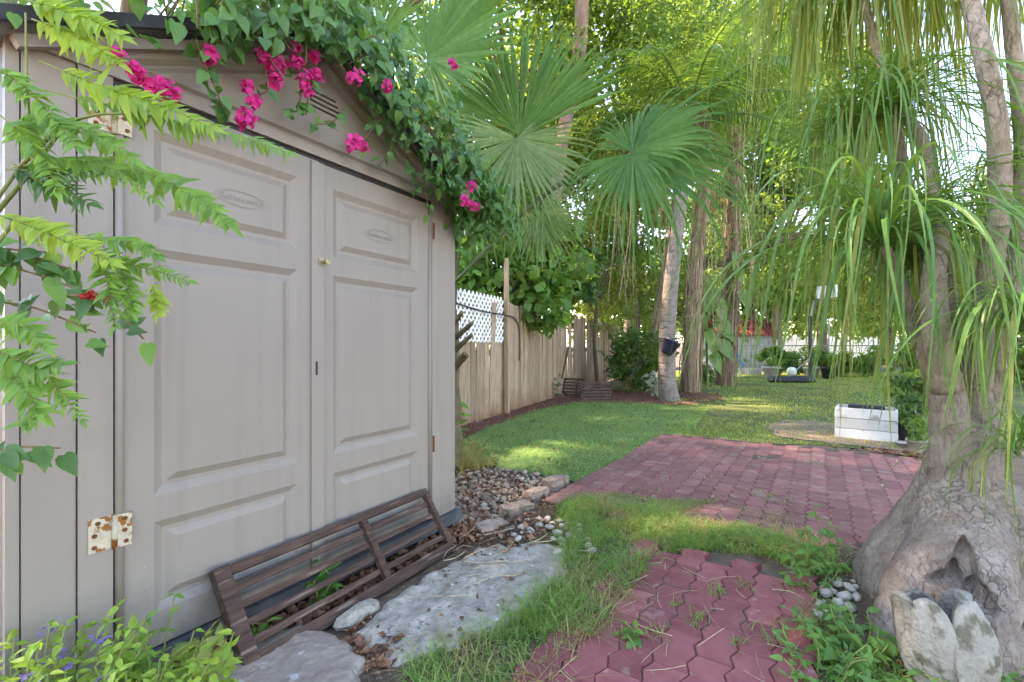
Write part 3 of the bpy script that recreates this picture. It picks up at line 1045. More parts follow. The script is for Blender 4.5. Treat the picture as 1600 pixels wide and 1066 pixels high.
m = MB()
gp = [(UL, ZE + 0.004), (UR, ZE + 0.004), (UM, ZA)]
w_g = 0.012
def tri_ring(k, dz):
    c = (UM, ZE + (ZA - ZE) * 0.36)
    return [(c[0] + (p[0] - c[0]) * k, c[1] + (p[1] - c[1]) * k + dz) for p in gp]
rg = [(1.0, 0.0), (0.80, 0.0), (0.74, -0.014), (0.71, -0.014), (0.65, 0.0)]
rr = [[SP(p[0], w_g + dp, p[1]) for p in tri_ring(k, 0)] for k, dp in rg]
for k in range(len(rr) - 1):
    for e in range(3):
        m.add([rr[k][e], rr[k][(e + 1) % 3], rr[k + 1][(e + 1) % 3], rr[k + 1][e]], [(0, 1, 2, 3)])
m.add(rr[-1], [(0, 1, 2)])
back = [SP(p[0], -0.02, p[1]) for p in gp]
for e in range(3):
    m.add([rr[0][(e + 1) % 3], rr[0][e], back[e], back[(e + 1) % 3]], [(0, 1, 2, 3)])
gable = m.build('gable', 'shed_plastic', shed)
sbox(MB(), -0.2, 1.64, -0.045, -0.002, ZE - 0.024, ZE + 0.002).build('header_shadow_gap', 'dark_trim_and_gaps', shed)  # dark strip painted as the shadow gap above the doors
m = MB(); sbox(m, UL + 0.01, UR - 0.01, 0.0, 0.016, ZE - 0.004, ZE + 0.022); m.build('door_header', 'shed_plastic', shed)
for k in range(4):
    zz = ZE + 0.20 + k * 0.022
    hw = 0.11 - k * 0.012
    m = MB(); sbox(m, UM - 0.02 - hw * .3, UM + hw, w_g + 0.001, w_g + 0.006, zz, zz + 0.006); m.build('louvre', 'dark_trim_and_gaps', gable)
# roof: two slopes with dark verge boards
for s in (-1, 1):
    ue = UM + s * ((UR - UL) / 2 + 0.05)
    ze = ZE - 0.012
    za = ZA + 0.030
    m = MB()
    lo = [SP(ue, 0.075, ze), SP(UM, 0.075, za), SP(UM, -DEPTH - 0.06, za), SP(ue, -DEPTH - 0.06, ze)]
    m.hexa(lo + [p + UZ * 0.025 for p in lo]) if s < 0 else m.hexa([lo[1], lo[0], lo[3], lo[2]] + [p + UZ * 0.025 for p in (lo[1], lo[0], lo[3], lo[2])])
    roof = m.build('roof', 'shed_roof', shed)
    m = MB()
    a, b = SP(ue, 0.085, ze + 0.014), SP(UM + s * 0.004, 0.085, za + 0.014)
    m.beam(a, b, 0.02, 0.036, up=(0, 0, 1)); m.build('verge', 'dark_trim_and_gaps', roof)
    m = MB()
    a, b = SP(ue - s * 0.06, 0.030, ze - 0.010), SP(UM + s * 0.004, 0.030, za - 0.034)
    m.beam(a, b, 0.03, 0.03, up=(0, 0, 1)); m.build('barge_board', 'shed_plastic', roof)

# ------------------------------------------------------------------ slatted panel leaning on the shed
gl, gr_ = G(378, 1062), G(706, 862)
tl, tr = SP(0, 0, 0), SP(0, 0, 0)
e_u = (gr_ - gl); GL = e_u.length; e_u.normalize()
top_l = P(322, 900, 1.66)
e_v = (top_l - gl); e_v -= e_u * e_v.dot(e_u)
GH = e_v.length; e_v.normalize()
e_n = e_u.cross(e_v).normalized()
panel = thing('wooden_rack', 'weathered dark wooden slatted rack leaning against the shed doors', 'rack', (gl + gr_) / 2)
Mp = Matrix((e_u, e_v, e_n)).transposed()


def pbar(name, u0, u1, v0, v1, n0, n1):
    m = MB()
    c = gl + e_u * (u0 + u1) / 2 + e_v * (v0 + v1) / 2 + e_n * (n0 + n1) / 2
    m.box(c, (u1 - u0, v1 - v0, n1 - n0), Mp, bev=0.0025)
    return m.build(name, 'old_wood', panel)


pbar('bottom_rail', 0.058, GL, 0.0, 0.05, 0.0, 0.034)
pbar('top_rail', 0.058, GL, GH - 0.034, GH, 0.002, 0.034)
pbar('end_stile', 0.0, 0.056, -0.004, GH + 0.004, -0.002, 0.040)
pbar('end_stile', GL - 0.030, GL - 0.002, 0.051, GH - 0.035, 0.004, 0.038)
pbar('middle_stile', GL * 0.575, GL * 0.575 + 0.034, 0.051, GH - 0.035, 0.006, 0.038)
ns = 4
for k in range(ns):
    v = 0.05 + (GH - 0.084) * (k + 0.62) / (ns + 0.35)
    pbar('slat', 0.057, GL * 0.575 - 0.001, v - 0.013, v + 0.013, 0.001 + random.uniform(0, .003), 0.020)
    pbar('slat', GL * 0.575 + 0.035, GL - 0.031, v - 0.013, v + 0.013, 0.001 + random.uniform(0, .003), 0.020)

# ------------------------------------------------------------------ flagstone and edging
tag(slab('flagstone', gpoly((290, 1090), (320, 1035), (400, 1010), (470, 992), (530, 1005), (568, 1040), (560, 1085), (500, 1150), (380, 1170)), .042, 'flagstone', rim=.02, amp=.007, seed=9), 'flat purple grey flagstone under the slatted rack corner', 'stone')
v_, f_ = rough_solid(8, 0.11, 0.05, 0.035, 0.12, 2)
m = MB(); c = G(560, 968); m.add([Matrix.Rotation(1.0, 3, 'Z') @ p + c + Vector((0, 0, 0.02)) for p in v_], f_)
tag(m.build('stone', 'concrete', origin=c), 'pale oblong stone touching the bottom rail of the slatted rack', 'stone')
edge_specs = [((768, 832), 0.16, 0.10, 0.06, 0.62, 'reddish broken stone lying nearest the shed corner by the pebbles'),
              ((808, 805), 0.20, 0.10, 0.075, 0.72, 'second reddish edging stone from the shed along the pebbles'),
              ((838, 781), 0.17, 0.10, 0.08, 0.8, 'mossy edging stone between the pebbles and the grass'),
              ((868, 762), 0.20, 0.10, 0.085, 0.85, 'brown edging block at the corner of the green turf')]
for k, (px, sl, sw, sh, rz, lab) in enumerate(edge_specs):
    c = G(*px)
    bm = bmesh.new(); bmesh.ops.create_cube(bm, size=1)
    bmesh.ops.subdivide_edges(bm, edges=list(bm.edges), cuts=3, use_grid_fill=True)
    for v in bm.verts:
        v.co = Vector((v.co.x * sl * 1.2 + random.gauss(0, .004), v.co.y * sw + random.gauss(0, .004), v.co.z * sh + random.gauss(0, .003)))
        kk = 1 - 0.18 * max(0, (v.co.length / (sl * 0.7)) - 0.6); v.co *= kk
    bm.verts.index_update()
    m = MB(); Mr = Matrix.Rotation(rz, 3, 'Z') @ Matrix.Rotation(random.uniform(-.1, .1), 3, 'X')
    m.add([Mr @ v.co + c + Vector((0, 0, sh * 0.45)) for v in bm.verts], [tuple(v.index for v in f.verts) for f in bm.faces]); bm.free()
    tag(m.build('edging_stone', 'edging', origin=c), lab, 'stone', 'stones edging the pebble bed')

# ------------------------------------------------------------------ pebbles
ROCKS = []
for k in range(7):
    v_, f_ = rough_solid(20 + k, 1.0, random.uniform(0.65, 0.9), random.uniform(0.45, 0.65), 0.10, 2 if k < 0 else 1)
    for mt in ('pebble', 'white_pebble'):
        m = MB(); m.add(v_, f_)
        ROCKS.append(m.mesh('pebble', mt, smooth=True))


def pebbles(name, label, poly, n, s0, s1, mt, zlift=0.0, cat='pebbles'):
    cx = sum(p[0] for p in poly) / len(poly); cy = sum(p[1] for p in poly) / len(poly)
    root = thing(name, label, cat, (cx, cy, 0))
    pts = scatter(poly, n * 6)
    chosen = []
    for q in pts:
        if len(chosen) >= n: break
        s = random.uniform(s0, s1)
        if all((q[0] - c[0]) ** 2 + (q[1] - c[1]) ** 2 > (0.72 * (s + c[2])) ** 2 for c in chosen):
            chosen.append((q[0], q[1], s))
    for x, y, s in chosen:
        mesh = ROCKS[random.randrange(7) * 2 + (1 if (mt == 'white_pebble' or random.random() < 0.06) else 0)]
        piece('stone', mesh, root, (x, y, s * 0.30 + zlift + random.uniform(0, s * 0.3)), (random.uniform(-.3, .3), random.uniform(-.3, .3), random.uniform(0, 6)), (s, s, s))
    return root


BED = gpoly((707, 812), (707, 752), (735, 737), (800, 737), (862, 750), (838, 772), (800, 796), (752, 826), (725, 838))
sheet('pebble_bed', BED, 0.008, 'soil', 0.01, 4)
pebbles('pebble_bed_stones', 'bed of rounded tan river pebbles beside the shed corner', BED, 295, 0.016, 0.040, 'pebble', 0.005)
pebbles('white_stones', 'loose white stones scattered between the edging stones and the grass', gpoly((785, 842), (800, 818), (835, 808), (905, 822), (935, 870), (880, 878), (820, 862)), 34, 0.014, 0.036, 'white_pebble', 0.012)
pebbles('tree_stones', 'small pale stones beside the left foot of the swollen tree', gpoly((1268, 945), (1300, 905), (1345, 912), (1338, 960), (1290, 985)), 24, 0.014, 0.038, 'white_pebble', 0.0)

# ------------------------------------------------------------------ board fence, lattice, pole
F0 = Vector((-0.15, 7.6, 0))
FD = Vector((0.44, 1, 0)).normalized()
FN = Vector((FD.y, -FD.x, 0))
fence = thing('board_fence', 'weathered grey wooden board fence beyond the shed', 'fence', F0)


def FP(s, w, z): return F0 + FD * s + FN * w + UZ * z


def board_mesh(seed):
    r = random.Random(seed)
    m = MB()
    w, t, h = 0.138, 0.018, 1.78 + r.uniform(-.02, .02)
    ear = 0.022
    prof = [(-w / 2, 0), (w / 2, 0), (w / 2, h - ear), (w / 2 - ear, h), (-w / 2 + ear, h), (-w / 2, h - ear)]
    n = len(prof)
    vs_ = [(x, 0, z) for x, z in prof] + [(x, t, z) for x, z in prof]
    m.add(vs_, [tuple(range(n)), tuple(range(2 * n - 1, n - 1, -1))] + [(i, n + i, n + (i + 1) % n, (i + 1) % n) for i in range(n)])
    return m.mesh('board', 'fence_wood')


BOARDS = [board_mesh(i) for i in range(5)]
f_rot = math.atan2(FD.y, FD.x)
s = -3.2
while s < 9.6:
    p = FP(s, 0.0, random.uniform(0.0, 0.04))
    piece('board', BOARDS[random.randrange(5)], fence, p, (random.gauss(0, .012), random.gauss(0, .008), f_rot))
    s += 0.1375 + random.uniform(0, .003)
for z in (0.35, 1.0, 1.6):
    m = MB(); m.beam(FP(-3.2, -0.05, z), FP(9.7, -0.05, z), 0.05, 0.09); m.build('rail', 'fence_wood', fence)
for s in (-1.9, 0.5, 2.9, 5.3, 7.7):
    m = MB(); m.beam(FP(s, -0.13, 0), FP(s, -0.13, 1.85), 0.09, 0.09, up=tuple(FD)); m.build('post', 'fence_wood', fence)

# lattice screen
lat = thing('lattice_screen', 'white diagonal lattice screen fixed to the top of the fence', 'lattice', FP(-0.75, 0.04, 1.2))
ls0, ls1, lz0, lz1 = -1.75, -0.06, 1.16, 1.86
stepd = 0.115
for sgn in (1, -1):
    k = -12
    while k < 30:
        c0 = ls0 + k * stepd
        # line s = c0 + sgn*(z-lz0)
        seg = []
        a_s, a_z = c0, lz0
        if sgn > 0:
            z_in = max(lz0, lz0 + (ls0 - c0)); z_out = min(lz1, lz0 + (ls1 - c0))
        else:
            z_in = max(lz0, lz0 + (c0 - ls1)); z_out = min(lz1, lz0 + (c0 - ls0))
        if z_out - z_in > 0.04:
            m = MB()
            off = 0.030 + (0.008 if sgn > 0 else 0.0)
            m.beam(FP(c0 + sgn * (z_in - lz0), off, z_in), FP(c0 + sgn * (z_out - lz0), off, z_out), 0.036, 0.007, up=tuple(FN))
            m.build('strip', 'lattice_white', lat)
        k += 1
m = MB(); m.beam(FP(0.02, 0.07, 0), FP(-0.01, 0.07, 2.5), 0.062, 0.062, up=tuple(FD))
tag(m.build('pole', 'post_wood', origin=FP(0, .07, 0)), 'tall square wooden pole at the end of the white lattice', 'pole')
m = MB()
m.tube(spline([FP(-1.6, 0.06, 1.66), FP(-0.8, 0.075, 1.60), FP(0.0, 0.12, 1.58), FP(0.45, 0.04, 1.54), FP(0.58, 0.04, 1.40), FP(0.62, 0.04, 1.1), FP(0.60, 0.04, 0.85)], 30), 0.011, 6)
tag(m.build('cable', 'black_plastic', origin=FP(0, .08, 1.6)), 'thin dark cable hanging along the fence past the pole', 'cable')

# ------------------------------------------------------------------ leaf meshes shared between alike leaves
def heart_leaf(name, mat, length=1.0, width=0.8, curl=0.15, fold=0.12, seed=0, tip=1.0):
    """pointed heart-shaped leaf with a folded midrib; lies along +x, faces +z"""
    r = random.Random(seed)
    out = [(0.0, 0.0), (-0.06, 0.20), (0.06, 0.40), (0.28, 0.50), (0.52, 0.40), (0.78, 0.18), (1.0 * tip, 0.0)]
    m = MB()
    mid = [(x, 0.0) for x in (0.0, 0.14, 0.30, 0.52, 0.78, 1.0 * tip)]
    def z(x, y): return fold * abs(y) * 1.6 - curl * x * x + r.uniform(-.012, .012)
    for sgn in (1, -1):
        rim = [(x, y * sgn) for x, y in out]
        pts = [Vector((x * length, y * width * 1.0, z(x, y) * length)) for x, y in rim]
        mids = [Vector((x * length, 0, -curl * x * x * length)) for x, _ in mid]
        # rim: 0..6, mids: 0..5
        n = len(pts)
        vs_ = pts + mids
        M0 = n
        fs_ = [(M0 + 0, 1, 2), (M0 + 0, 2, M0 + 1), (M0 + 1, 2, 3), (M0 + 1, 3, M0 + 2), (M0 + 2, 3, 4), (M0 + 2, 4, M0 + 3), (M0 + 3, 4, 5), (M0 + 3, 5, M0 + 4), (M0 + 4, 5, M0 + 5)]
        if sgn > 0: fs_ = [f[::-1] for f in fs_]
        m.add(vs_, fs_)
    me = m.mesh(name, mat)
    bm = bmesh.new(); bm.from_mesh(me)
    bmesh.ops.remove_doubles(bm, verts=bm.verts, dist=1e-5)
    bmesh.ops.delete(bm, geom=[v for v in bm.verts if not v.link_faces], context='VERTS')
    for f in bm.faces: f.smooth = True
    bm.to_mesh(me); bm.free()
    return me


def mesh_arrays(me):
    V = np.zeros(len(me.vertices) * 3); me.vertices.foreach_get('co', V)
    me.calc_loop_triangles()
    F = np.zeros(len(me.loop_triangles) * 3, dtype=np.int32); me.loop_triangles.foreach_get('vertices', F)
    return V.reshape(-1, 3), F.reshape(-1, 3)


def stamp(protos, items):
    """many copies of small meshes baked into one array pair; items: (proto index, 4x4 matrix)"""
    Vs, Fs, off = [], [], 0
    arr = [mesh_arrays(p) for p in protos]
    for k, M in items:
        V, F = arr[k]
        A = np.array(M)
        Vs.append(V @ A[:3, :3].T + A[:3, 3]); Fs.append(F + off); off += len(V)
    return np.concatenate(Vs), np.concatenate(Fs)


def facing(nrm, tipdir):
    """rotation whose x axis runs to the tip and z axis along the normal"""
    n = Vector(nrm).normalized(); t = Vector(tipdir)
    t = t - n * t.dot(n)
    if t.length < 1e-4: t = n.orthogonal()
    t.normalize()
    return Matrix((t, n.cross(t), n)).transposed()


def rvec(s=1.0): return Vector((random.gauss(0, s), random.gauss(0, s), random.gauss(0, s)))


# ------------------------------------------------------------------ flowering vine on the shed roof
vine = thing('flowering_vine', 'green climbing vine with magenta flowers spilling over the shed roof', 'vine', SP(0.9, -0.2, 0))
HEART = [heart_leaf('vine_leaf', 'leaf_vine', 1, 0.78, random.uniform(.1, .35), random.uniform(.05, .25), k) for k in range(5)]
leafspots = []      # world point, normal, tip direction, size
def roofline(u): return gable_z(u) + 0.05


for _ in range(3700):
    u = random.uniform(-0.25, 1.95)
    mode = random.random()
    if mode < 0.07:           # thick heap towards the right end
        u = random.uniform(0.95, 1.95); w = random.uniform(-0.4, 0.30)
        z = roofline(min(u, 1.72)) - 0.06 + random.uniform(0, 1) ** 0.9 * 0.45 * (1 - 0.4 * abs(u - 1.4))
        nn = SN + UZ * 0.5
    elif mode < 0.50:          # heap on the roof
        w = random.uniform(-0.85, 0.12)
        hgt = 0.30 + 0.10 * math.sin(u * 5 + w * 4) + (0.12 if u > 0.7 else 0)
        z = roofline(u) + random.uniform(0.0, 1.0) ** 0.8 * hgt
        if u < 0.25 and random.random() < 0.55: continue
        nn = SN * 0.9 + UZ * 0.9
    elif mode < 0.92:         # hanging over the verge, more of it on the right slope
        w = random.uniform(0.08, 0.30)
        hang = 0.05 + 0.02 * math.sin(u * 9) + 0.20 * max(0, 1 - abs(u - 1.2) / 0.5) + 0.06 * max(0, 1 - abs(u - 0.62) / 0.16) + 0.05 * max(0, 1 - abs(u - 0.33) / 0.08)
        if u > 1.68: hang = 0.05
        if u < 0.15 and random.random() < 0.75: continue
        z = roofline(u) + 0.12 - random.random() ** 1.4 * (hang + 0.16)
        nn = SN * 1.2 + UZ * 0.4
    else:                     # tail at the right corner
        u = random.uniform(1.55, 1.85); w = random.uniform(-0.25, 0.22)
        z = roofline(min(u, 1.7)) - random.uniform(-0.1, 0.22)
        nn = SN + UZ * 0.3
    leafspots.append((SP(u, w, z), nn + rvec(0.45), -UZ * 0.9 + rvec(0.5) + SN * 0.2, random.uniform(0.035, 0.068)))
# loose sprigs hanging in front of the gable
sprigs = [((318, 95), (345, 190), 16), ((300, 60), (318, 120), 10), ((470, 130), (450, 175), 10), ((480, 120), (478, 180), 8), ((540, 170), (488, 195), 8),
          ((600, 180), (560, 235), 12), ((620, 190), (592, 260), 12), ((690, 270), (645, 300), 12), ((700, 300), (735, 330), 12), ((560, 210), (545, 235), 6), ((415, 110), (395, 150), 6), ((665, 300), (668, 345), 6), ((430, 60), (440, 110), 8)]
stems = MB()
def front_pt(px, py, w):
    """point w metres in front of the shed face seen at (px, py)"""
    d = Vector(((px - 800) / FPX, 1, -(py - HOR) / FPX)); o = Vector((0, 0, CAM_H))
    t = ((S0 + SN * w) - o).dot(SN) / d.dot(SN)
    return o + d * t
for (a, b, n) in sprigs:
    p0, p1 = front_pt(a[0], a[1], 0.16), front_pt(b[0], b[1], 0.10)
    cur = spline([p0, p0.lerp(p1, .5) + rvec(.015), p1], 10)
    stems.tube(cur, 0.0025, 5)
    for k in range(n):
        q = cur[min(9, int((k + .5) / n * 10))]
        leafspots.append((q + rvec(0.012), SN + UZ * .5 + rvec(.5), -UZ + rvec(.7), random.uniform(.03, .052)))
for _ in range(60):
    u = random.uniform(0.1, 1.7)
    stems.tube(spline([SP(u, -.3, roofline(u)), SP(u + random.uniform(-.2, .2), 0.1, roofline(u) + random.uniform(.05, .2)), SP(u + random.uniform(-.3, .3), 0.2, roofline(u) - random.uniform(0, .15))], 10), 0.003, 5)
stems.build('stems', 'twig', vine)
camp = Vector((0, 0, CAM_H))
leafspots.sort(key=lambda t: -(t[3] / (t[0] - camp).length) * (1.5 if t[0].dot(SN) > (S0 + SN * .08).dot(SN) else 1))
for (p, n_, t_, s_) in leafspots[:300]:
    piece('leaf', HEART[random.randrange(5)], vine, p, facing(n_, t_).to_euler(), (s_, s_, s_))
items = [(random.randrange(5), Matrix.Translation(p) @ (facing(n_, t_) * s_).to_4x4()) for (p, n_, t_, s_) in leafspots[300:]]
V, F = stamp(HEART, items)
tag(np_obj('foliage', V, F, 'leaf_vine', vine, smooth=True), kind='stuff')
BRACT = [heart_leaf('bract', 'leaf_bract', 1, 0.85, random.uniform(-.25, .1), 0.3, 50 + k) for k in range(3)]
flowers = [(180, 88, 13), (213, 112, 11), (238, 132, 14), (256, 136, 14), (268, 152, 14), (328, 84, 13), (412, 88, 12), (432, 108, 14), (430, 128, 10), (437, 98, 8), (463, 96, 10), (462, 74, 7), (476, 128, 14), (480, 140, 10), (495, 117, 9), (387, 135, 8), (398, 160, 10), (385, 185, 14), (378, 190, 8),
           (555, 121, 12), (606, 135, 7), (552, 222, 11), (566, 226, 9), (737, 291, 9), (729, 313, 10), (743, 322, 7), (708, 100, 7), (492, 88, 6)]
for (px, py, rp) in flowers:
    w = 0.17 if px < 500 else 0.34
    c = front_pt(px, py, w)
    rad = rp / 740 * c.y * 1.25
    its = []
    for k in range(int(14 + rp * 1.2)):
        d = rvec(1).normalized()
        q = c + Vector((d.x * rad * .8, d.y * rad * .8, d.z * rad * 0.9)) * random.uniform(.3, 1)
        s_ = random.uniform(.018, .028)
        its.append((random.randrange(3), Matrix.Translation(q) @ (facing(d + SN * .6, rvec(1)) * s_).to_4x4()))
    V, F = stamp(BRACT, its)
    np_obj('flower_cluster', V, F, 'leaf_bract', vine, smooth=True)

# ------------------------------------------------------------------ fan palm behind the shed
def fan_frond(parent, base, hub, fwd, nrm, rad, nseg=38, spread=125, droop=0.5, mat='leaf_fan', cup=0.15, split=0.5, pet_r=0.013, sag=0.12):
    """a pleated palm fan: blades joined near the hub, split and hanging at the tips; petiole from base to hub"""
    fwd = Vector(fwd).normalized(); nrm = Vector(nrm); nrm = (nrm - fwd * nrm.dot(fwd)).normalized()
    side = fwd.cross(nrm)
    Vv, Ff = [], []
    NS = 11
    for i in range(nseg):
        a = R(-spread + 2 * spread * (i + 0.5) / nseg)
        Ls = rad * (0.62 + 0.38 * math.cos(a * 0.62)) * random.uniform(0.9, 1.06)
        da = R(2 * spread / nseg) * 0.5
        aj = a + random.gauss(0, 0.012)
        d = fwd * math.cos(aj) + side * math.sin(aj)
        pd = -fwd * math.sin(aj) + side * math.cos(aj)
        dr = droop * random.choice((.35, .8, 1.0, 1.3, 2.0))
        tw = random.gauss(0, 0.25)
        base_i = len(Vv)
        ang = 0.0
        pos = Vector(hub)
        cur = d.copy()
        step = Ls / NS
        for j in range(NS + 1):
            t = j / NS
            halfw = math.tan(da) * min(t, split) * Ls * (1.0 if t < split else max(0.0, (1 - t) / (1 - split)) ** 0.8 * (.68 + .32 * max(0, 1 - (t - split) * 6)))
            halfw = max(halfw, 0.0004)
            lift = halfw * 0.85
            nn = nrm * math.cos(tw * t) + pd * math.sin(tw * t)
            pdl = (pd * math.cos(tw * t * 2) - nrm * math.sin(tw * t * 2))
            Vv += [pos - pdl * halfw + nn * (-lift), pos + nn * lift * 0.6, pos + pdl * halfw + nn * (-lift)]
            # bend: cup near hub, gravity towards the tip
            cur = cur + nrm * (cup / NS) * (1 - t) + Vector((0, 0, -1)) * (dr * (max(0, t - 0.34) ** 1.3) * 6.5 / NS + sag / NS)
            cur.normalize()
            pos = pos + cur * step
        for j in range(NS):
            q = base_i + j * 3
            Ff += [(q, q + 1, q + 4), (q, q + 4, q + 3), (q + 1, q + 2, q + 5), (q + 1, q + 5, q + 4)]
    o = np_obj('frond', np.array([tuple(v) for v in Vv]), np.array(Ff), mat, parent)
    m = MB()
    mid = Vector(base).lerp(Vector(hub), 0.55) + Vector((0, 0, 0.10 * (Vector(hub) - Vector(base)).length))
    m.tube(spline([base, mid, hub], 12), lerp_list([pet_r * 1.4, pet_r, pet_r * .6], 12), 7)
    m.build('petiole', 'petiole', o, smooth=True)
    return o


fan = thing('fan_palm', 'fan palm with broad pleated leaves growing behind the shed corner', 'palm', (-0.62, 4.25, 0))
m = MB()
tp = [(-0.58, 4.2, 0), (-0.60, 4.25, 0.6), (-0.64, 4.3, 1.4), (-0.62, 4.35, 1.95)]
m.tube(spline(tp, 14), [random.uniform(.13, .16) for _ in range(14)], 12)
m.build('trunk', 'palm_stub', fan)
for (a, b, px2, py2) in ((0.6, 0.6, 738, 505), (1.2, .8, 722, 488), (0.9, .8, 737, 524), (0.7, .5, 726, 552), (0.4, .3, 730, 556)):
    q = P(px2, py2, 4.0)
    s0_ = Vector((-0.6, 4.25, max(0.3, q.z - 0.18)))
    m = MB(); m.tube([s0_, s0_.lerp(q, .6) + Vector((0, 0, -.01)), q], [0.04, 0.024, 0.017], 7); m.build('leaf_stub', 'palm_stub', fan)
crown = Vector((-0.62, 4.35, 2.0))
# hub pixel, depth, forward target pixel+depth, normal, radius, kwargs
FR = [
    ((668, 92), 3.9, (770, 10), 3.7, (-0.1, -0.9, 0.45), 0.95, dict(mat='leaf_fan', droop=0.3, spread=120, split=.6)),
    ((812, 212), 3.9, (838, 40), 3.95, (-0.25, -1, 0.1), 1.02, dict(mat='leaf_fan', droop=0.35, spread=62, nseg=26, split=.68)),
    ((808, 216), 3.8, (846, 330), 3.65, (0.2, -0.9, 0.5), 0.95, dict(mat='leaf_fan_pale', droop=0.8, spread=130, split=0.42, nseg=40)),
    ((745, 265), 4.2, (735, 420), 4.2, (0.1, -1, 0.3), 0.95, dict(mat='leaf_fan', droop=0.8, spread=130, nseg=40)),
    ((988, 240), 3.75, (1130, 275), 3.5, (-0.2, -0.78, 0.6), 1.30, dict(mat='leaf_fan', droop=2.6, sag=.5, spread=150, nseg=52, split=0.38)),
    ((984, 236), 3.9, (1085, 160), 3.75, (-0.3, -0.7, 0.7), 1.05, dict(mat='leaf_fan', droop=2.8, sag=.3, spread=110, nseg=40, split=0.42)),
    ((700, 180), 4.6, (780, 120), 4.8, (-0.2, -0.9, 0.4), 0.85, dict(mat='leaf_fan', droop=0.6, spread=120)),
    ((590, 60), 5.0, (560, -80), 5.0, (0, -1, 0.3), 0.9, dict(mat='leaf_fan', droop=0.5, spread=120)),
    ((840, 330), 4.9, (900, 430), 4.9, (0.1, -0.9, 0.5), 0.7, dict(mat='leaf_fan_pale', droop=0.9, spread=120)),
]
for (hp, hy, fp, fy, nn, rad, kw) in FR:
    hub = P(hp[0], hp[1], hy)
    b0 = Vector(crown)
    if hp[0] in (988, 984): b0 = P(700, 452, 4.1)
    fan_frond(fan, b0, hub, P(fp[0], fp[1], fy) - hub, nn, rad, **kw)
# long loose strips hanging from the old leaves
V, F = blades(np.array([tuple(P(random.uniform(715, 860), random.uniform(230, 330), random.uniform(3.8, 4.4))) for _ in range(90)]), -rng.uniform(.25, .6, 90), np.full(90, .012), rng.uniform(-.3, .3, 90), segs=4)
tag(np_obj('hanging_strips', V, F, 'leaf_fan_pale', fan), kind='stuff')

# ------------------------------------------------------------------ the swollen ponytail palm on the right
TX, TY = 1.95, 2.06
pony = thing('ponytail_palm', 'ponytail palm with a swollen grey foot and hanging strap leaves', 'palm', (TX, TY, 0))
mbt = MB()
prof = [(0.38, -0.05), (0.37, 0.05), (0.34, 0.13), (0.295, 0.22), (0.24, 0.31), (0.178, 0.43), (0.132, 0.55), (0.102, 0.66), (0.07, 0.74), (0.03, 0.80)]
mbt.lathe((TX, TY, 0), prof, 32)
STEM_A = [(1500, 790, 2.05), (1488, 690, 2.02), (1480, 610, 2.0), (1465, 540, 1.98), (1459, 440, 2.0), (1466, 370, 2.15), (1457, 330, 2.42)]
RAD_A = [.10, .074, .058, .050, .042, .036, .03]
STEM_B = [(1506, 790, 2.06), (1522, 700, 2.08), (1522, 610, 2.08), (1530, 510, 2.08), (1549, 410, 2.06), (1562, 300, 2.04), (1557, 190, 2.02), (1538, 90, 2.02), (1515, 0, 2.15), (1485, -90, 2.45)]
RAD_B = [.10, .076, .060, .050, .043, .039, .037, .034, .032, .029]
for sp_, rd_ in ((STEM_A, RAD_A), (STEM_B, RAD_B)):
    mbt.tube(spline([P(*q) for q in sp_[:4]], 14), lerp_list(rd_[:4], 14), 14)


def buttress(pts, rad, n=14):
    mbt.tube(spline([(TX + x, TY + y, z) for x, y, z in pts], n), lerp_list(rad, n), 14)


buttress([(0, 0, .62), (-.12, -.06, .42), (-.24, -.13, .25), (-.38, -.20, .10), (-.50, -.25, .0), (-.56, -.28, -.08)], [.06, .09, .11, .115, .09, .06])
buttress([(-.02, -.05, .50), (-.18, -.22, .30), (-.29, -.36, .12), (-.36, -.44, -.06)], [.08, .15, .14, .11])
buttress([(.0, -.05, .50), (.05, -.24, .30), (.13, -.37, .14), (.17, -.42, .02), (.18, -.44, -.06)], [.08, .13, .095, .07, .06])
buttress([(.04, -.03, .50), (.26, -.15, .30), (.44, -.25, .10), (.56, -.32, -.06)], [.08, .15, .15, .12])
buttress([(.0, -.1, .30), (-.10, -.30, .14), (-.13, -.36, .02), (-.13, -.37, -.06)], [.06, .07, .06, .05], 8)
buttress([(0, .05, .45), (.12, .26, .2), (.2, .45, -.05)], [.1, .15, .12])
buttress([(0, .05, .45), (.0, .2, .2), (-.02, .36, -.05)], [.08, .1, .08])
rough_o = mbt.build('foot_shape', 'elephant_bark', origin=(TX, TY, 0))
rm = rough_o.modifiers.new('remesh', 'REMESH'); rm.mode = 'VOXEL'; rm.voxel_size = 0.010; rm.use_smooth_shade = True
sm = rough_o.modifiers.new('smooth', 'SMOOTH'); sm.factor = 0.6; sm.iterations = 26
bpy.context.view_layer.update()
tme = bpy.data.meshes.new_from_object(rough_o.evaluated_get(bpy.context.evaluated_depsgraph_get()))
bpy.data.objects.remove(rough_o)
nv = len(tme.vertices)
tv = np.zeros(nv * 3, dtype=np.float32); tme.vertices.foreach_get('co', tv); tv = tv.reshape(-1, 3)
tn = np.zeros(nv * 3, dtype=np.float32); tme.vertices.foreach_get('normal', tn); tn = tn.reshape(-1, 3)
ang = np.arctan2(tv[:, 1], tv[:, 0]); hz = tv[:, 2]
amp = np.clip(1.0 - hz / 0.9, 0.15, 1)
rad_ = np.hypot(tv[:, 0], tv[:, 1])
wrk = 14 * rad_ + hz * 16 + 3 * vnoise(ang * 2, hz * 3, 2.0, 8)
ridge = (vnoise(ang * 1.0, hz * 0.25, 8.0, 3) - .5) * 0.030 * amp + (vnoise(tv[:, 0] + tv[:, 1] * .6, hz, 14.0, 4) - .5) * 0.018 * amp
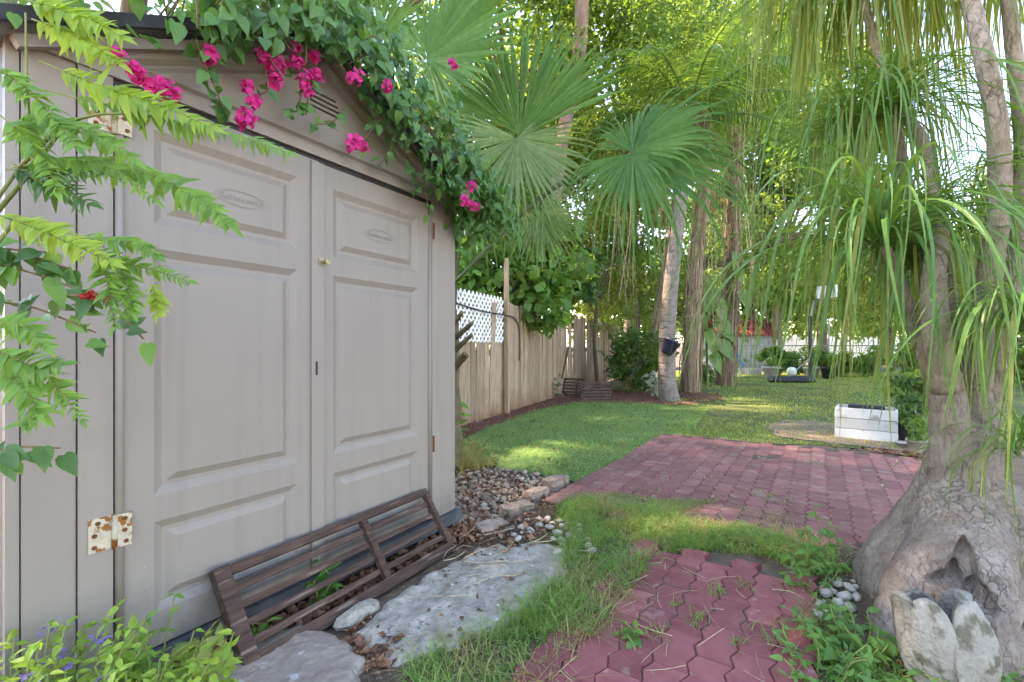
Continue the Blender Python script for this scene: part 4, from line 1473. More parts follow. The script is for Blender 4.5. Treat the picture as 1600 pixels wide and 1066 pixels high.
ridge += (vnoise(ang * 3.2, hz * 1.2, 7.0, 6) - .5) * 0.010 * amp + (vnoise(tv[:, 0] - tv[:, 1] * .6, hz * .5, 45.0, 5) - .5) * 0.006
ridge += (vnoise(ang * rad_ * 3.0, hz * .35, 42.0, 9) - .5) * 0.012 * np.clip(1.2 - hz, .3, 1)
tv += tn * ridge[:, None]
# hollows between the roots
for (px, py, Y, rx, rz, depth) in ((1458, 918, 1.64, .062, .062, .075), (1508, 905, 1.64, .042, .105, .085), (1596, 985, 1.62, .045, .045, .08), (1536, 945, 1.6, .04, .05, .06), (1408, 990, 1.6, .03, .08, .07)):
    c = P(px, py, Y) - Vector((TX, TY, 0))
    d = np.array([c.x, c.y, 0]); d /= np.linalg.norm(d)
    sd = np.array([-d[1], d[0], 0])
    rel = tv - np.array(c)
    a = (rel @ sd) / (rx * np.clip(1 - .45 * rel[:, 2] / rz, .3, 1.5)); b = rel[:, 2] / rz
    front = (rel @ d) > -0.17
    k = np.clip((1 - (a * a + b * b)) * 1.6, 0, 1) ** 0.9 * front
    tv -= d[None] * (k * depth)[:, None]
tme.vertices.foreach_set('co', tv.ravel().astype(np.float32))
tme.materials.clear(); tme.materials.append(MATS['elephant_bark'])
for p_ in tme.polygons: p_.use_smooth = True
tme.update()
to = bpy.data.objects.new('swollen_foot', tme)
link(to, pony, (TX, TY, 0))


def stem(px_pts, rad, n=30):
    pts = spline([P(a, b, Y) for a, b, Y in px_pts], n)
    rr_ = [r * random.uniform(.96, 1.05) for r in lerp_list(rad, n)]
    m = MB(); m.tube(pts, rr_, 14)
    return m.build('stem', 'stem_bark', pony, smooth=True)


stem(STEM_A[2:], RAD_A[2:])
stem(STEM_B[2:], RAD_B[2:], 40)
stem([(1490, 720, 2.08), (1466, 625, 2.12), (1438, 535, 2.14), (1408, 445, 2.14), (1378, 375, 2.15)], [.05, .038, .027, .024, .018])
stem([(1500, 700, 2.12), (1492, 560, 2.18), (1478, 430, 2.22), (1458, 300, 2.22), (1440, 215, 2.32), (1398, 168, 2.45)], [.06, .045, .037, .030, .024, .02])
stem([(1525, 720, 2.12), (1562, 540, 2.2), (1592, 390, 2.28), (1600, 230, 2.3), (1582, 60, 2.3), (1570, -60, 2.3)], [.06, .05, .042, .036, .030, .026])
stem([(1490, 690, 2.14), (1456, 480, 2.28), (1425, 330, 2.4), (1395, 180, 2.45), (1360, 40, 2.5), (1330, -60, 2.5)], [.045, .034, .028, .024, .02, .018])


def strap_mesh(name, L, e0, droop, width, mat, seed):
    """one strap leaf that rises, arches and hangs; base at the origin, runs out along +x"""
    r = random.Random(seed)
    n = 13
    Vv, Ff = [], []
    x = z = y = 0.0
    sway = r.uniform(-.35, .35)
    for i in range(n + 1):
        t = i / n
        k = min(1.0, t / droop); k = k * k * (3 - 2 * k)
        th = e0 * (1 - k) + R(-86) * k
        w = width * 0.5 * (0.85 + 0.5 * t) * (1 if t < 0.45 else (1 - (t - .45) / .55) ** 0.8)
        w = max(w, 0.0005)
        yy = y + sway * t * t * L * .3
        tw = r.uniform(-.15, .15) + sway * 2 * t
        c, s_ = math.cos(tw), math.sin(tw)
        nx, nz = -math.sin(th), math.cos(th)
        Vv += [(x - nx * w * s_ , yy - w * c, z - nz * w * s_), (x - nx * w * .35, yy, z - nz * w * .35), (x + nx * w * s_, yy + w * c, z + nz * w * s_)]
        x += math.cos(th) * L / n; z += math.sin(th) * L / n
    for i in range(n):
        q = i * 3
        Ff += [(q, q + 1, q + 4), (q, q + 4, q + 3), (q + 1, q + 2, q + 5), (q + 1, q + 5, q + 4)]
    return np_mesh(name, np.array(Vv), np.array(Ff), mat, True)


STRAPS = [strap_mesh('strap_leaf', random.uniform(.75, 1.05), R(random.uniform(5, 80)), random.choice((.35, .5, .65, .85, 1.1)), random.uniform(.0075, .0125), 'leaf_strap', 100 + k) for k in range(16)]
STRAPS_OLD = [strap_mesh('strap_leaf', random.uniform(.8, 1.1), R(random.uniform(-5, 55)), random.uniform(.25, .55), random.uniform(.009, .014), 'leaf_strap_old', 200 + k) for k in range(8)]
heads = [  # pixel of the hub, depth, leaves, size, share of old leaves, down-only
    ((1455, 330), 2.42, 170, 0.88, .06), ((1375, 365), 2.15, 190, 1.22, .05), ((1425, 400), 2.35, 90, 1.15, .08), ((1396, 165), 2.45, 190, 0.95, .10), ((1604, 490), 1.80, 150, 0.78, .06),
    ((1480, -95), 2.5, 190, 1.0, .2), ((1570, -70), 2.6, 130, 1.0, .2), ((1330, -70), 2.5, 240, 1.15, .4), ((1596, 690), 1.85, 90, 0.55, .1), ((1255, -60), 2.9, 170, 1.05, .5), ((1330, 190), 2.5, 120, .95, .2), ((1590, 250), 2.3, 60, .8, .1), ((1430, -40), 2.6, 120, 1.0, .4)]
strap_items = []
for (hp, hy, n, sz, old) in heads:
    h = P(hp[0], hp[1], hy)
    a0 = random.uniform(0, 6)
    for k in range(n):
        az = a0 + k * 2.39996 + random.gauss(0, .15)
        isold = random.random() < old
        s_ = sz * random.uniform(.72, 1.15)
        idx = random.randrange(8) if isold else random.randrange(16)
        off = Vector((random.gauss(0, .015), random.gauss(0, .015), random.uniform(-.07, .03)))
        strap_items.append((h + off, az, s_, idx, isold))
vis = [t for t in strap_items]
vis.sort(key=lambda t: (t[0] - camp).length + random.uniform(0, .5) + (3 if t[0].z > 2.6 else 0))
for (p, az, s_, idx, isold) in vis[:300]:
    piece('leaf', (STRAPS_OLD if isold else STRAPS)[idx], pony, p, (0, 0, az), (s_, s_, s_))
for isold, protos, mt in ((False, STRAPS, 'leaf_strap'), (True, STRAPS_OLD, 'leaf_strap_old')):
    its = [(idx, Matrix.Translation(p) @ Matrix.Rotation(az, 4, 'Z') @ Matrix.Scale(s_, 4)) for (p, az, s_, idx, o_) in vis[300:] if o_ == isold]
    V, F = stamp(protos, its)
    tag(np_obj('foliage', V, F, mt, pony, smooth=True), kind='stuff')

# ------------------------------------------------------------------ concrete tulip ornament
tul_c = Vector(((1487 - 800) / FPX * 1.50, 1.50, 0.0))
tulip = thing('tulip_ornament', 'weathered concrete ornament of upright petals leaning on the swollen tree', 'ornament', tul_c)
tilt = Matrix.Rotation(R(-9), 3, 'X') @ Matrix.Rotation(R(-5), 3, 'Y')


def petal(a0, half, H, rk, lip, seed):
    r = random.Random(seed)
    nu, nt_ = 28, 30
    outer, inner = [], []
    for j in range(nt_ + 1):
        t = j / nt_
        for i in range(nu + 1):
            s_ = -1 + 2 * i / nu
            top = H * (1 - 0.34 * abs(s_) ** 2.8)
            z = top * t
            rr = rk * (0.62 + 0.46 * math.sin(min(1, t) * math.pi * 0.80 + .08) - .10 * t) + lip * max(0, t - .8) ** 2 * 10
            hw = half * (0.78 + .30 * math.sin(t * math.pi * .8))
            aa = a0 + s_ * hw
            rr += 0.012 * (1 - s_ * s_) - 0.009 * math.exp(-(s_ / .10) ** 2) * min(1, t * 2) - .005 * math.exp(-((abs(s_) - .55) / .09) ** 2) + .008 * max(0, abs(s_) - .82) / .18 + r.uniform(-.0022, .0022)
            for lst, k in ((outer, 0), (inner, -0.022)):
                q = Vector(((rr + k) * math.cos(aa), (rr + k) * math.sin(aa), z))
                lst.append(tul_c + tilt @ q)
    m = MB()
    n0 = len(outer)
    W = nu + 1
    fs_ = []
    for j in range(nt_):
        for i in range(nu):
            q = j * W + i
            fs_.append((q, q + 1, q + 1 + W, q + W))
            fs_.append((n0 + q, n0 + q + W, n0 + q + 1 + W, n0 + q + 1))
    rim = [j * W for j in range(nt_ + 1)] + [nt_ * W + i for i in range(1, nu + 1)] + [j * W + nu for j in range(nt_ - 1, -1, -1)]
    for a, b in zip(rim[:-1], rim[1:]): fs_.append((a, b, n0 + b, n0 + a))
    m.add(outer + inner, fs_)
    return m.build('petal', 'tulip_stone', tulip, smooth=True)


petal(R(-66), R(49), 0.300, 0.124, 0.00, 1)
petal(R(-140), R(43), 0.305, 0.116, 0.00, 2)
petal(R(0), R(48), 0.300, 0.104, 0.05, 3)
petal(R(180), R(44), 0.310, 0.106, 0.06, 4)
petal(R(85), R(62), 0.280, 0.102, 0.0, 5)
m = MB(); m.lathe(tul_c, [(0.055, -0.02), (0.075, 0.0), (0.085, 0.03), (0.06, 0.05)], 16); m.build('base', 'tulip_stone', tulip, smooth=True)

# ------------------------------------------------------------------ palms and trees beyond
def trunk_tube(parent, pts, rad, mat, n=16, sides=12, name='trunk'):
    m = MB(); m.tube(spline(pts, n), lerp_list(rad, n), sides)
    return m.build(name, mat, parent, smooth=True)


def fibres(parent, pts_top, pts_bot, n, mat, name='aerial_roots', jit=.06, w=.014):
    """hanging threads between two end lists"""
    m = []
    Vs, Fs, off = [], [], 0
    for k in range(n):
        t = random.random()
        a = Vector(pts_top[0]).lerp(Vector(pts_top[1]), t) + Vector((random.gauss(0, jit), random.gauss(0, jit), random.uniform(-.3, .1)))
        f = random.uniform(.35, 1.0)
        b0 = Vector(pts_bot[0]).lerp(Vector(pts_bot[1]), min(1, max(0, t + random.gauss(0, .15))))
        b = a.lerp(b0, f) + Vector((random.gauss(0, jit), random.gauss(0, jit), 0))
        c = spline([a, a.lerp(b, .5) + rvec(jit * .7), b], 7)
        az = random.uniform(-.6, .6)
        s_ = Vector((math.cos(az), math.sin(az), 0)) * w * random.uniform(.4, 1.0)
        for q in c: Vs += [q - s_, q + s_]
        for i in range(6):
            Fs.append((off + 2 * i, off + 2 * i + 1, off + 2 * i + 3, off + 2 * i + 2))
        off += 14
    o = np_obj(name, np.array([tuple(v) for v in Vs]), np.array(Fs), mat, parent)
    return tag(o, kind='stuff')


def pinnate_frond(parent, base, azim, L, e0, droop, mat, nleaf=44, lw=.022, ll=.42, hang=.8):
    """feather palm leaf: arching rib with hanging leaflets"""
    base = Vector(base)
    n = 20
    pos, pts, dirs = base.copy(), [], []
    d0 = Vector((math.cos(azim), math.sin(azim), 0))
    for i in range(n + 1):
        t = i / n
        th = e0 - (e0 + R(75)) * (t ** 1.3) * droop
        d = d0 * math.cos(th) + UZ * math.sin(th)
        pts.append(pos.copy()); dirs.append(d)
        pos += d * L / n
    Vs, Fs, off = [], [], 0
    side = d0.cross(UZ)
    for k in range(nleaf):
        t = 0.14 + 0.86 * k / nleaf
        i = min(n - 1, int(t * n)); q = pts[i].lerp(pts[i + 1], t * n - i); d = dirs[i]
        for sg in (1, -1):
            l = ll * math.sin(min(1, t * 1.05 + .1) * math.pi) ** .5 * random.uniform(.8, 1.15)
            v = (side * sg + d * random.uniform(.3, .8) + UZ * random.uniform(-.2, .25)).normalized()
            p = q.copy()
            wv = d.normalized() * lw / 2
            for j in range(5):
                tt = j / 4
                ww = wv * (1 - tt * .85)
                Vs += [p - ww, p + ww]
                v = (v - UZ * hang * .33 * random.uniform(.6, 1.2)).normalized()
                p = p + v * l / 4
            for j in range(4):
                Fs.append((off + 2 * j, off + 2 * j + 1, off + 2 * j + 3, off + 2 * j + 2))
            off += 10
    o = np_obj('frond', np.array([tuple(v) for v in Vs]), np.array(Fs), mat, parent)
    m = MB(); m.tube(pts, lerp_list([.022, .012, .004], n + 1), 6); m.build('rib', 'petiole', o)
    return o


# ringed palm in the middle of the lawn
rb = G(1046, 627); rb.z = 0
ring_palm = thing('ringed_palm', 'ringed grey palm trunk standing at the turf edge with a dark pot hung on it', 'palm', rb)
trunk_tube(ring_palm, [rb + Vector((0, 0, -.02)), P(1042, 590, rb.y), P(1044, 500, rb.y), P(1051, 420, rb.y), P(1062, 330, rb.y), P(1068, 250, rb.y), P(1072, 195, rb.y)], [.21, .17, .155, .14, .125, .11, .10], 'palm_bark', 40, 16)
top = P(1072, 198, rb.y)
for k in range(18):
    pinnate_frond(ring_palm, top + rvec(.06), k * 2.4 + .3, random.uniform(2.6, 3.4), R(random.uniform(25, 80)), random.uniform(.8, 1.15), 'leaf_shade' if k % 3 else 'leaf_mid', nleaf=56, ll=.6, lw=.035)
# hanging pot and strap
pc = P(1046, 543, rb.y - .30)
m = MB()
m.lathe((0, 0, 0), [(.085, -.15), (.10, -.14), (.155, .10), (.17, .105), (.17, .14), (.15, .14), (.14, .09), (.05, .05)], 18)
Mr = Matrix.Rotation(R(28), 3, 'Y')
m.v = [Mr @ v + pc for v in m.v]
hp = thing('hanging_pot', 'dark navy plastic pot strapped to the ringed palm trunk', 'pot', pc)
m.build('pot', 'navy_plastic', hp, smooth=True)
m = MB()
rc = P(1044, 528, rb.y)
m.tube([rc + Vector((.205 * math.cos(a), .205 * math.sin(a), .02 * math.sin(a))) for a in np.linspace(0, 2 * math.pi, 25)], .012, 6, cap=False)
m.tube([rc + Vector((0.02, -.21, 0)), pc + Vector((0, 0, .1))], .012, 6)
m.build('strap', 'black_plastic', hp)

# fibrous trunks behind it
def fibrous_tree(name, label, base_px, mids, rad, mat, fib, nf, crown_spec=None, depth=None):
    b = G(*base_px); b.z = 0
    t = thing(name, label, 'tree', b)
    pts = [b + Vector((0, 0, -.02))] + [P(x, y, b.y) for x, y in mids]
    trunk_tube(t, pts, rad, mat, 24, 12)
    cur = spline(pts, 40)
    Vs, Fs, off = [], [], 0
    for k in range(nf):
        i0 = random.randrange(8, 40); ln = random.randrange(5, 22); i1 = max(0, i0 - ln)
        a = random.uniform(math.pi, 2 * math.pi); bulge = random.uniform(1.0, 1.45); r0 = np.interp(i0, np.linspace(0, 39, len(rad)), rad)
        pl_ = []
        for i in range(i0, i1 - 1, -1):
            a += random.gauss(0, .06)
            rr_ = np.interp(i, np.linspace(0, 39, len(rad)), rad) * bulge + .03 * (i0 - i) / 20
            pl_.append(cur[i] + Vector((math.cos(a) * rr_, math.sin(a) * rr_, 0)))
        sv = Vector((-math.sin(a), math.cos(a), 0)) * random.uniform(.004, .014)
        for q in pl_: Vs += [q - sv, q + sv]
        for i in range(len(pl_) - 1): Fs.append((off + 2 * i, off + 2 * i + 1, off + 2 * i + 3, off + 2 * i + 2))
        off += 2 * len(pl_)
    tag(np_obj('aerial_roots', np.array([tuple(v) for v in Vs]), np.array(Fs), fib, t), kind='stuff')
    if crown_spec:
        (cx, cy), rx, ry, rz, n, sz, lm = crown_spec
        C, O, _ = crown_points(P(cx, cy, b.y), rx, ry, rz, n)
        V, F = leaf_cloud(C, sz, out=O, up=.4)
        np_obj('crown', V, F, lm, t)
    return t


fibrous_tree('fibrous_tree', 'thick trunk hung with pale aerial roots just right of the ringed palm', (1078, 613), [(1082, 500), (1088, 400), (1098, 300), (1100, 150)], [.2, .17, .15, .13, .11], 'pink_bark', 'fibre', 230, ((1110, 60), 2.6, 2.4, 1.6, 5200, .13, 'leaf_mid'))
fibrous_tree('leaning_fibrous_tree', 'slender reddish leaning trunk with hanging roots left of the ringed palm', (1012, 610), [(1020, 540), (1032, 470), (1046, 390), (1060, 280)], [.12, .11, .10, .09, .08], 'brown_bark', 'fibre', 110, ((1035, 190), 1.8, 1.5, 1.3, 2500, .12, 'leaf_sun'))
fibrous_tree('vine_wrapped_tree', 'reddish trunk wrapped in dry vines beside the big yellow leaves', (1132, 603), [(1136, 520), (1142, 430), (1144, 330), (1150, 200)], [.22, .2, .19, .17, .15], 'pink_bark', 'rope_fibre', 230, ((1170, 90), 3.2, 2.5, 2.0, 6000, .13, 'leaf_sun'))

# pink-barked tree in the fence line
b = G(872, 617); b.z = 0
ft = thing('pink_barked_tree', 'slim pink barked tree growing through the board fence', 'tree', b)
trunk_tube(ft, [b + Vector((0, 0, -.02)), P(868, 585, b.y), P(871, 490, b.y), P(871, 400, b.y), P(868, 320, b.y), P(882, 200, b.y), P(905, 80, b.y), P(912, -60, b.y)], [.17, .12, .12, .12, .13, .15, .16, .15], 'pink_bark', 36, 12)
m = MB()
for k in range(9):
    a = k * .7
    m.tube(spline([b + Vector((0, 0, .25)), b + Vector((math.cos(a) * .22, math.sin(a) * .22, .05)), b + Vector((math.cos(a) * .55, math.sin(a) * .5, -.02))], 6), lerp_list([.06, .04, .02], 6), 6)
m.build('roots', 'pink_bark', ft)
q = P(872, 488, b.y - .12)
V, F = blades(np.array([tuple(q + rvec(.06)) for _ in range(260)]), rng.uniform(-.28, .2, 260), np.full(260, .012), rng.uniform(.2, 1.3, 260))
tag(np_obj('dry_tuft', V, F, 'rope_fibre', ft), kind='stuff')
C, O, cl = crown_points(P(930, -150, b.y), 3.4, 3.0, 2.2, 9000, clumps=34)
V, F = leaf_cloud(C, .15, out=O, up=.4)
np_obj('crown', V, F, 'leaf_mid', ft)
m = MB()
tp = P(912, -60, b.y)
for c in cl[::3]:
    m.tube(spline([tp, tp.lerp(Vector(c), .5) + rvec(.2), Vector(c)], 6), lerp_list([.07, .03, .01], 6), 6)
m.build('limbs', 'pink_bark', ft)


def tree(name, label, px, py, Y, rx, ry, rz, n, size, mat, trunk_r=.16, clumps=30, bark='brown_bark', cr=.34, base_x=None, cat='tree', group='trees closing the back of the garden', droop=0.0, mat2=None, slim=.5):
    c = P(px, py, Y)
    bx = c.x if base_x is None else (base_x - 800) / FPX * Y
    base = Vector((bx, Y, 0))
    t = thing(name, label, cat, base, group)
    C, O, cl = crown_points(c, rx, ry, rz, n, clumps=clumps, clump_r=cr)
    ok = C[:, 2] > 0.05
    C, O = C[ok], O[ok]
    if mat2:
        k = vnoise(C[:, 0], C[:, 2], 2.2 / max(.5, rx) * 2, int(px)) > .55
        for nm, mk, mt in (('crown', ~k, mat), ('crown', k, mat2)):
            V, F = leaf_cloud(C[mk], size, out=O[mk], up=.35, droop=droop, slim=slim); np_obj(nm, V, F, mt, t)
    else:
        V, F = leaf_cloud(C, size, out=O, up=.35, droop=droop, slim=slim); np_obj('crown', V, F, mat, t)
    if trunk_r > 0:
        th = max(c.z - rz * .25, .4)
        mid = Vector((bx * .5 + c.x * .5 + random.uniform(-.15, .15), Y, th * .5))
        top = Vector((c.x, Y, th))
        m = MB(); m.tube(spline([base + Vector((0, 0, -.05)), mid, top], 12), lerp_list([trunk_r * 1.3, trunk_r, trunk_r * .7], 12), 10)
        for q in cl[::2]:
            m.tube(spline([mid.lerp(top, random.uniform(.3, 1)), top.lerp(Vector(q), .5) + rvec(rx * .05), Vector(q)], 6), lerp_list([trunk_r * .5, trunk_r * .25, trunk_r * .08], 6), 6)
        m.build('trunk', bark, t, smooth=True)
    return t


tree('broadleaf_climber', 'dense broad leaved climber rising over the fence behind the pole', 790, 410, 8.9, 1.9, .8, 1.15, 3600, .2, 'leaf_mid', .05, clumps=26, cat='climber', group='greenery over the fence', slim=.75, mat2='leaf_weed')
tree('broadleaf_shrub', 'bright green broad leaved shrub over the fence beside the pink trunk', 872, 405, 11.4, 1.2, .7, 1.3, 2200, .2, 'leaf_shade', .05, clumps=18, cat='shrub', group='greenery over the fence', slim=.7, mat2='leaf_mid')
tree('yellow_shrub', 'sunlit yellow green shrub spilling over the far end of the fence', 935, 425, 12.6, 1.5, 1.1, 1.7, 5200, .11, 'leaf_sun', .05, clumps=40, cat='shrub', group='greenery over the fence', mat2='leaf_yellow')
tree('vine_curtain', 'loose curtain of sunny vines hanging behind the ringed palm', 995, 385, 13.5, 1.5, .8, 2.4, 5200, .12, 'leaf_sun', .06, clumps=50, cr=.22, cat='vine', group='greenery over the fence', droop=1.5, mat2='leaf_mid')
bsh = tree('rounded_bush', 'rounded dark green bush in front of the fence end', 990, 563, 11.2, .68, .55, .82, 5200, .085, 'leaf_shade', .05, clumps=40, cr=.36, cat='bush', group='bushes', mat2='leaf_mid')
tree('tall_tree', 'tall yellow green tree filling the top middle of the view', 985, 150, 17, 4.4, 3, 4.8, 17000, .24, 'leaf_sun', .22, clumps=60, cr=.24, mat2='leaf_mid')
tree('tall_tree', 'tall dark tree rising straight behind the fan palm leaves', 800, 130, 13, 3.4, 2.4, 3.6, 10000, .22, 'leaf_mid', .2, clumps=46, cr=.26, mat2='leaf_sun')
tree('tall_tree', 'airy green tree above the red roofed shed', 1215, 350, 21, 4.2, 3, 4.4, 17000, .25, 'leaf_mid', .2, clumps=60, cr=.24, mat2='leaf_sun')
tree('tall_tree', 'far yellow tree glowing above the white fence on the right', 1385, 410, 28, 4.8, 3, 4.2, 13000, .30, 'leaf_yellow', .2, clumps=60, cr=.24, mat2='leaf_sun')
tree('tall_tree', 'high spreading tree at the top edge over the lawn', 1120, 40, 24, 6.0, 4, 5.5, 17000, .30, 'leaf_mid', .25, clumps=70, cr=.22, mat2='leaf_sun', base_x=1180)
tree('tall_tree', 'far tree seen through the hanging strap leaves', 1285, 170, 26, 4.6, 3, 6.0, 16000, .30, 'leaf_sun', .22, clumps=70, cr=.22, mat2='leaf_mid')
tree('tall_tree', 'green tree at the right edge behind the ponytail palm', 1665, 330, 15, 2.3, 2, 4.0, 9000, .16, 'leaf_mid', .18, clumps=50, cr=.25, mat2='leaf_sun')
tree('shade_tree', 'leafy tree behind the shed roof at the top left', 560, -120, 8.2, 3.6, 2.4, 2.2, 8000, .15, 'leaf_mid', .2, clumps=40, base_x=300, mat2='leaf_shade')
tree('shade_tree', 'broad leafy shade tree out of view above the shed', 250, -420, 9.0, 5.5, 3.2, 2.6, 9000, .18, 'leaf_mid', .22, clumps=50, base_x=150)  # unseen crown, set high on the left to shade the yard
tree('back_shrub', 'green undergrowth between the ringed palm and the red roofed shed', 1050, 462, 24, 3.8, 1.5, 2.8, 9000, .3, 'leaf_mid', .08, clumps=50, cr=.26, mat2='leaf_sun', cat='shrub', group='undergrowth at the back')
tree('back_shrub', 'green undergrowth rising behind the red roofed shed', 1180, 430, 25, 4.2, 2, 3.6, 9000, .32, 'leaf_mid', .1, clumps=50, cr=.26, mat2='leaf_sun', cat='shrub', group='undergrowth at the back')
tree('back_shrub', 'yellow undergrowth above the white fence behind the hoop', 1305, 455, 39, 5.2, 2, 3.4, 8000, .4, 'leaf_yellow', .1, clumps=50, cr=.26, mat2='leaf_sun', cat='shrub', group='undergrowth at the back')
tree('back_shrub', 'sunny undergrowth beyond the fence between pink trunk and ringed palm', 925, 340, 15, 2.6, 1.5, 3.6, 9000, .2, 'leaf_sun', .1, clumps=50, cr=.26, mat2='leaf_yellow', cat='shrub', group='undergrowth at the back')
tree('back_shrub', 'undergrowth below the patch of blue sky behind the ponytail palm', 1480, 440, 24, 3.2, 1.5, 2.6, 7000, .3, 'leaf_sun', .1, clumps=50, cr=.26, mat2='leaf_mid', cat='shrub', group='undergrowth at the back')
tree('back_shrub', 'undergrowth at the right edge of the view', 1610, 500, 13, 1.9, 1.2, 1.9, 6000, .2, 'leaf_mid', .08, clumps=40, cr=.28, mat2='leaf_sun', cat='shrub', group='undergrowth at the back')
tree('back_shrub', 'dark undergrowth beyond the fence behind the lattice', 720, 300, 11.5, 2.2, 1.2, 2.6, 6500, .2, 'leaf_mid', .08, clumps=40, cr=.28, mat2='leaf_shade', cat='shrub', group='undergrowth at the back')
def sun_blocking_tree():  # unseen tree added to keep direct sun off the foreground
    base = Vector((-5.6, 5.4, 0))
    t = thing('unseen_shade_tree', 'tall leafy tree added out of view behind the shed to shade the foreground', 'tree', base)
    c = Vector((-4.9, 4.4, 9.4))
    C, O, cl = crown_points(c, 3.1, 3.1, 1.6, 15000, clumps=64, clump_r=.30)
    V, F = leaf_cloud(C, .21, out=O, up=.5); np_obj('crown', V, F, 'leaf_mid', t)
    m = MB(); top = Vector((-5.2, 4.7, 8.0))
    m.tube(spline([base, Vector((-5.6, 5.2, 4.2)), top], 12), lerp_list([.2, .15, .11], 12), 10)
    for q in cl[::2]: m.tube(spline([top, top.lerp(Vector(q), .5) + rvec(.15), Vector(q)], 6), lerp_list([.06, .03, .01], 6), 6)
    m.build('trunk', 'brown_bark', t, smooth=True)


sun_blocking_tree()
tree('low_shrub', 'low yellow shrub on the right beyond the white planter', 1475, 560, 11, 1.0, .8, 1.0, 3200, .12, 'leaf_mid', .04, clumps=30, cat='shrub', group='bushes', mat2='leaf_yellow')
tree('low_shrub', 'tangled shrub just behind the white planter box', 1432, 618, 6.4, .36, .3, .42, 1500, .07, 'leaf_shade', .02, clumps=24, cat='shrub', group='bushes', mat2='leaf_sun')
tree('low_shrub', 'dark low shrub under the big leaved plant by the lawn edge', 1112, 588, 14.5, .9, .5, .5, 2400, .09, 'leaf_shade', .03, clumps=24, cat='shrub', group='bushes')
for k, (px, lab) in enumerate(((1215, 'leafy hedge plant behind the round pots'), (1262, 'leafy hedge plant behind the hoop post'), (1310, 'leafy hedge plant behind the black pot'), (1362, 'leafy hedge plant left of the hanging leaves by the wire fence'), (1420, 'rightmost leafy hedge plant along the wire fence'))):
    tree('hedge_plant', lab, px, 566, 17.2, .75, .4, .5, 1500, .12, 'leaf_mid', .03, clumps=18, cat='hedge', group='plants along the wire fence')

# far wood closing the horizon
pts = []
for k in range(150):
    x = rng.uniform(-25, 75)
    c, o, _ = crown_points((x, 48 + rng.uniform(-4, 4), rng.uniform(1.5, 4.2)), 2.4, 1.6, 2.2, 160, clumps=8)
    pts.append(c)
pts = np.concatenate(pts); pts = pts[pts[:, 2] > 0]
V, F = leaf_cloud(pts, .42, up=.3)
tag(np_obj('far_wood', V, F, 'leaf_sun', origin=(25, 48, 0)), 'far mass of sunny trees beyond the white fence', 'wood', kind='stuff')

# big-leaved climber and yellow leaves
BIG = [heart_leaf('big_leaf', 'leaf_big', 1, .62, .3, .2, 70 + k) for k in range(3)]
b = G(1106, 604); b.z = 0
big = thing('big_leaved_plant', 'climbing plant with large pale green leaves between the two rooty trunks', 'plant', b)
m = MB(); m.tube(spline([b, P(1104, 520, b.y), P(1110, 430, b.y)], 8), .03, 6); m.build('stem', 'green_stem', big)
for (px, py, ln, dx, dz) in ((1100, 452, .75, .15, -1), (1112, 470, .8, .6, -1), (1094, 490, .6, -.4, -1), (1118, 505, .8, .9, -.8), (1104, 520, .75, .3, -1), (1120, 535, .7, .8, -.9), (1095, 545, .55, -.5, -.8), (1110, 555, .6, .5, -1), (1150, 420, .5, .3, -1), (1156, 455, .6, .3, -1), (1148, 395, .5, -.2, -1), (1102, 430, .6, -.3, -.9)):
    q = P(px, py, b.y - .25)
    piece('leaf', BIG[random.randrange(3)], big, q, facing(Vector((random.uniform(-.3, .3), -1, .45)), Vector((dx, -.1, dz))).to_euler(), (ln, ln, ln))

# strands hanging in front of the far greenery
hv = thing('hanging_vines', 'long thin vines hanging from the canopy around the ringed palm', 'vine', P(1040, 600, 11.5) * 1.0)
Vs, Fs, off = [], [], 0
lp = []
for k in range(80):
    Yd = random.uniform(10.4, 13.0)
    px = random.choice((random.gauss(965, 35), random.gauss(1030, 40), random.gauss(1110, 35), random.gauss(1165, 25)))
    p0 = P(px, random.uniform(120, 330), Yd); p1 = P(px + random.gauss(0, 12), random.uniform(380, 560), Yd)
    if p1.z > p0.z - .3: continue
    c = spline([p0, p0.lerp(p1, .5) + Vector((random.gauss(0, .12), random.gauss(0, .1), 0)), p1], 9)
    sv = Vector((random.uniform(.4, 1), random.uniform(-.5, .5), 0)).normalized() * random.uniform(.004, .010)
    for q in c: Vs += [q - sv, q + sv]
    for i in range(8): Fs.append((off + 2 * i, off + 2 * i + 1, off + 2 * i + 3, off + 2 * i + 2))
    off += 18
    if k % 2 == 0:
        for q in c[2:]:
            for _ in range(5): lp.append(tuple(q + rvec(.07)))
tag(np_obj('strands', np.array([tuple(v) for v in Vs]), np.array(Fs), 'fibre', hv), kind='stuff')
V, F = leaf_cloud(np.array(lp), .11, up=.2, droop=1.0)
tag(np_obj('leaves', V, F, 'leaf_mid', hv), kind='stuff')

# wooden slatted crates by the fence
def crate(label, c, w, h, rz, lean):
    t = thing('slatted_crate', label, 'crate', c, 'dark slatted crates by the fence')
    M = Matrix.Rotation(rz, 3, 'Z') @ Matrix.Rotation(lean, 3, 'X')
    def bar(nm, x, z, sx, sz, y=0, sy=.02):
        m = MB(); m.box(M @ Vector((x, y, z)) + Vector(c), (sx, sy, sz), M); m.build(nm, 'crate_wood', t)
    for x in (-w / 2, w * .18, w / 2): bar('stile', x, h / 2, .04, h, .021)
    for k in range(6): bar('slat', 0, h * (k + .5) / 6, w + .03, .042)
    return t


crate('dark slatted crate standing upright beside the round bush', G(932, 625), .62, .38, .12, R(-6))
crate('dark slatted crate tilted against the fence with a rod above it', G(893, 620), .46, .44, -.5, R(-24))
m = MB(); m.beam(P(878, 592, 10.2), P(888, 542, 10.5), .03, .03); tag(m.build('stick', 'crate_wood', origin=P(878, 592, 10.2)), 'thin dark stick leaning on the fence above the tilted crate', 'stick')

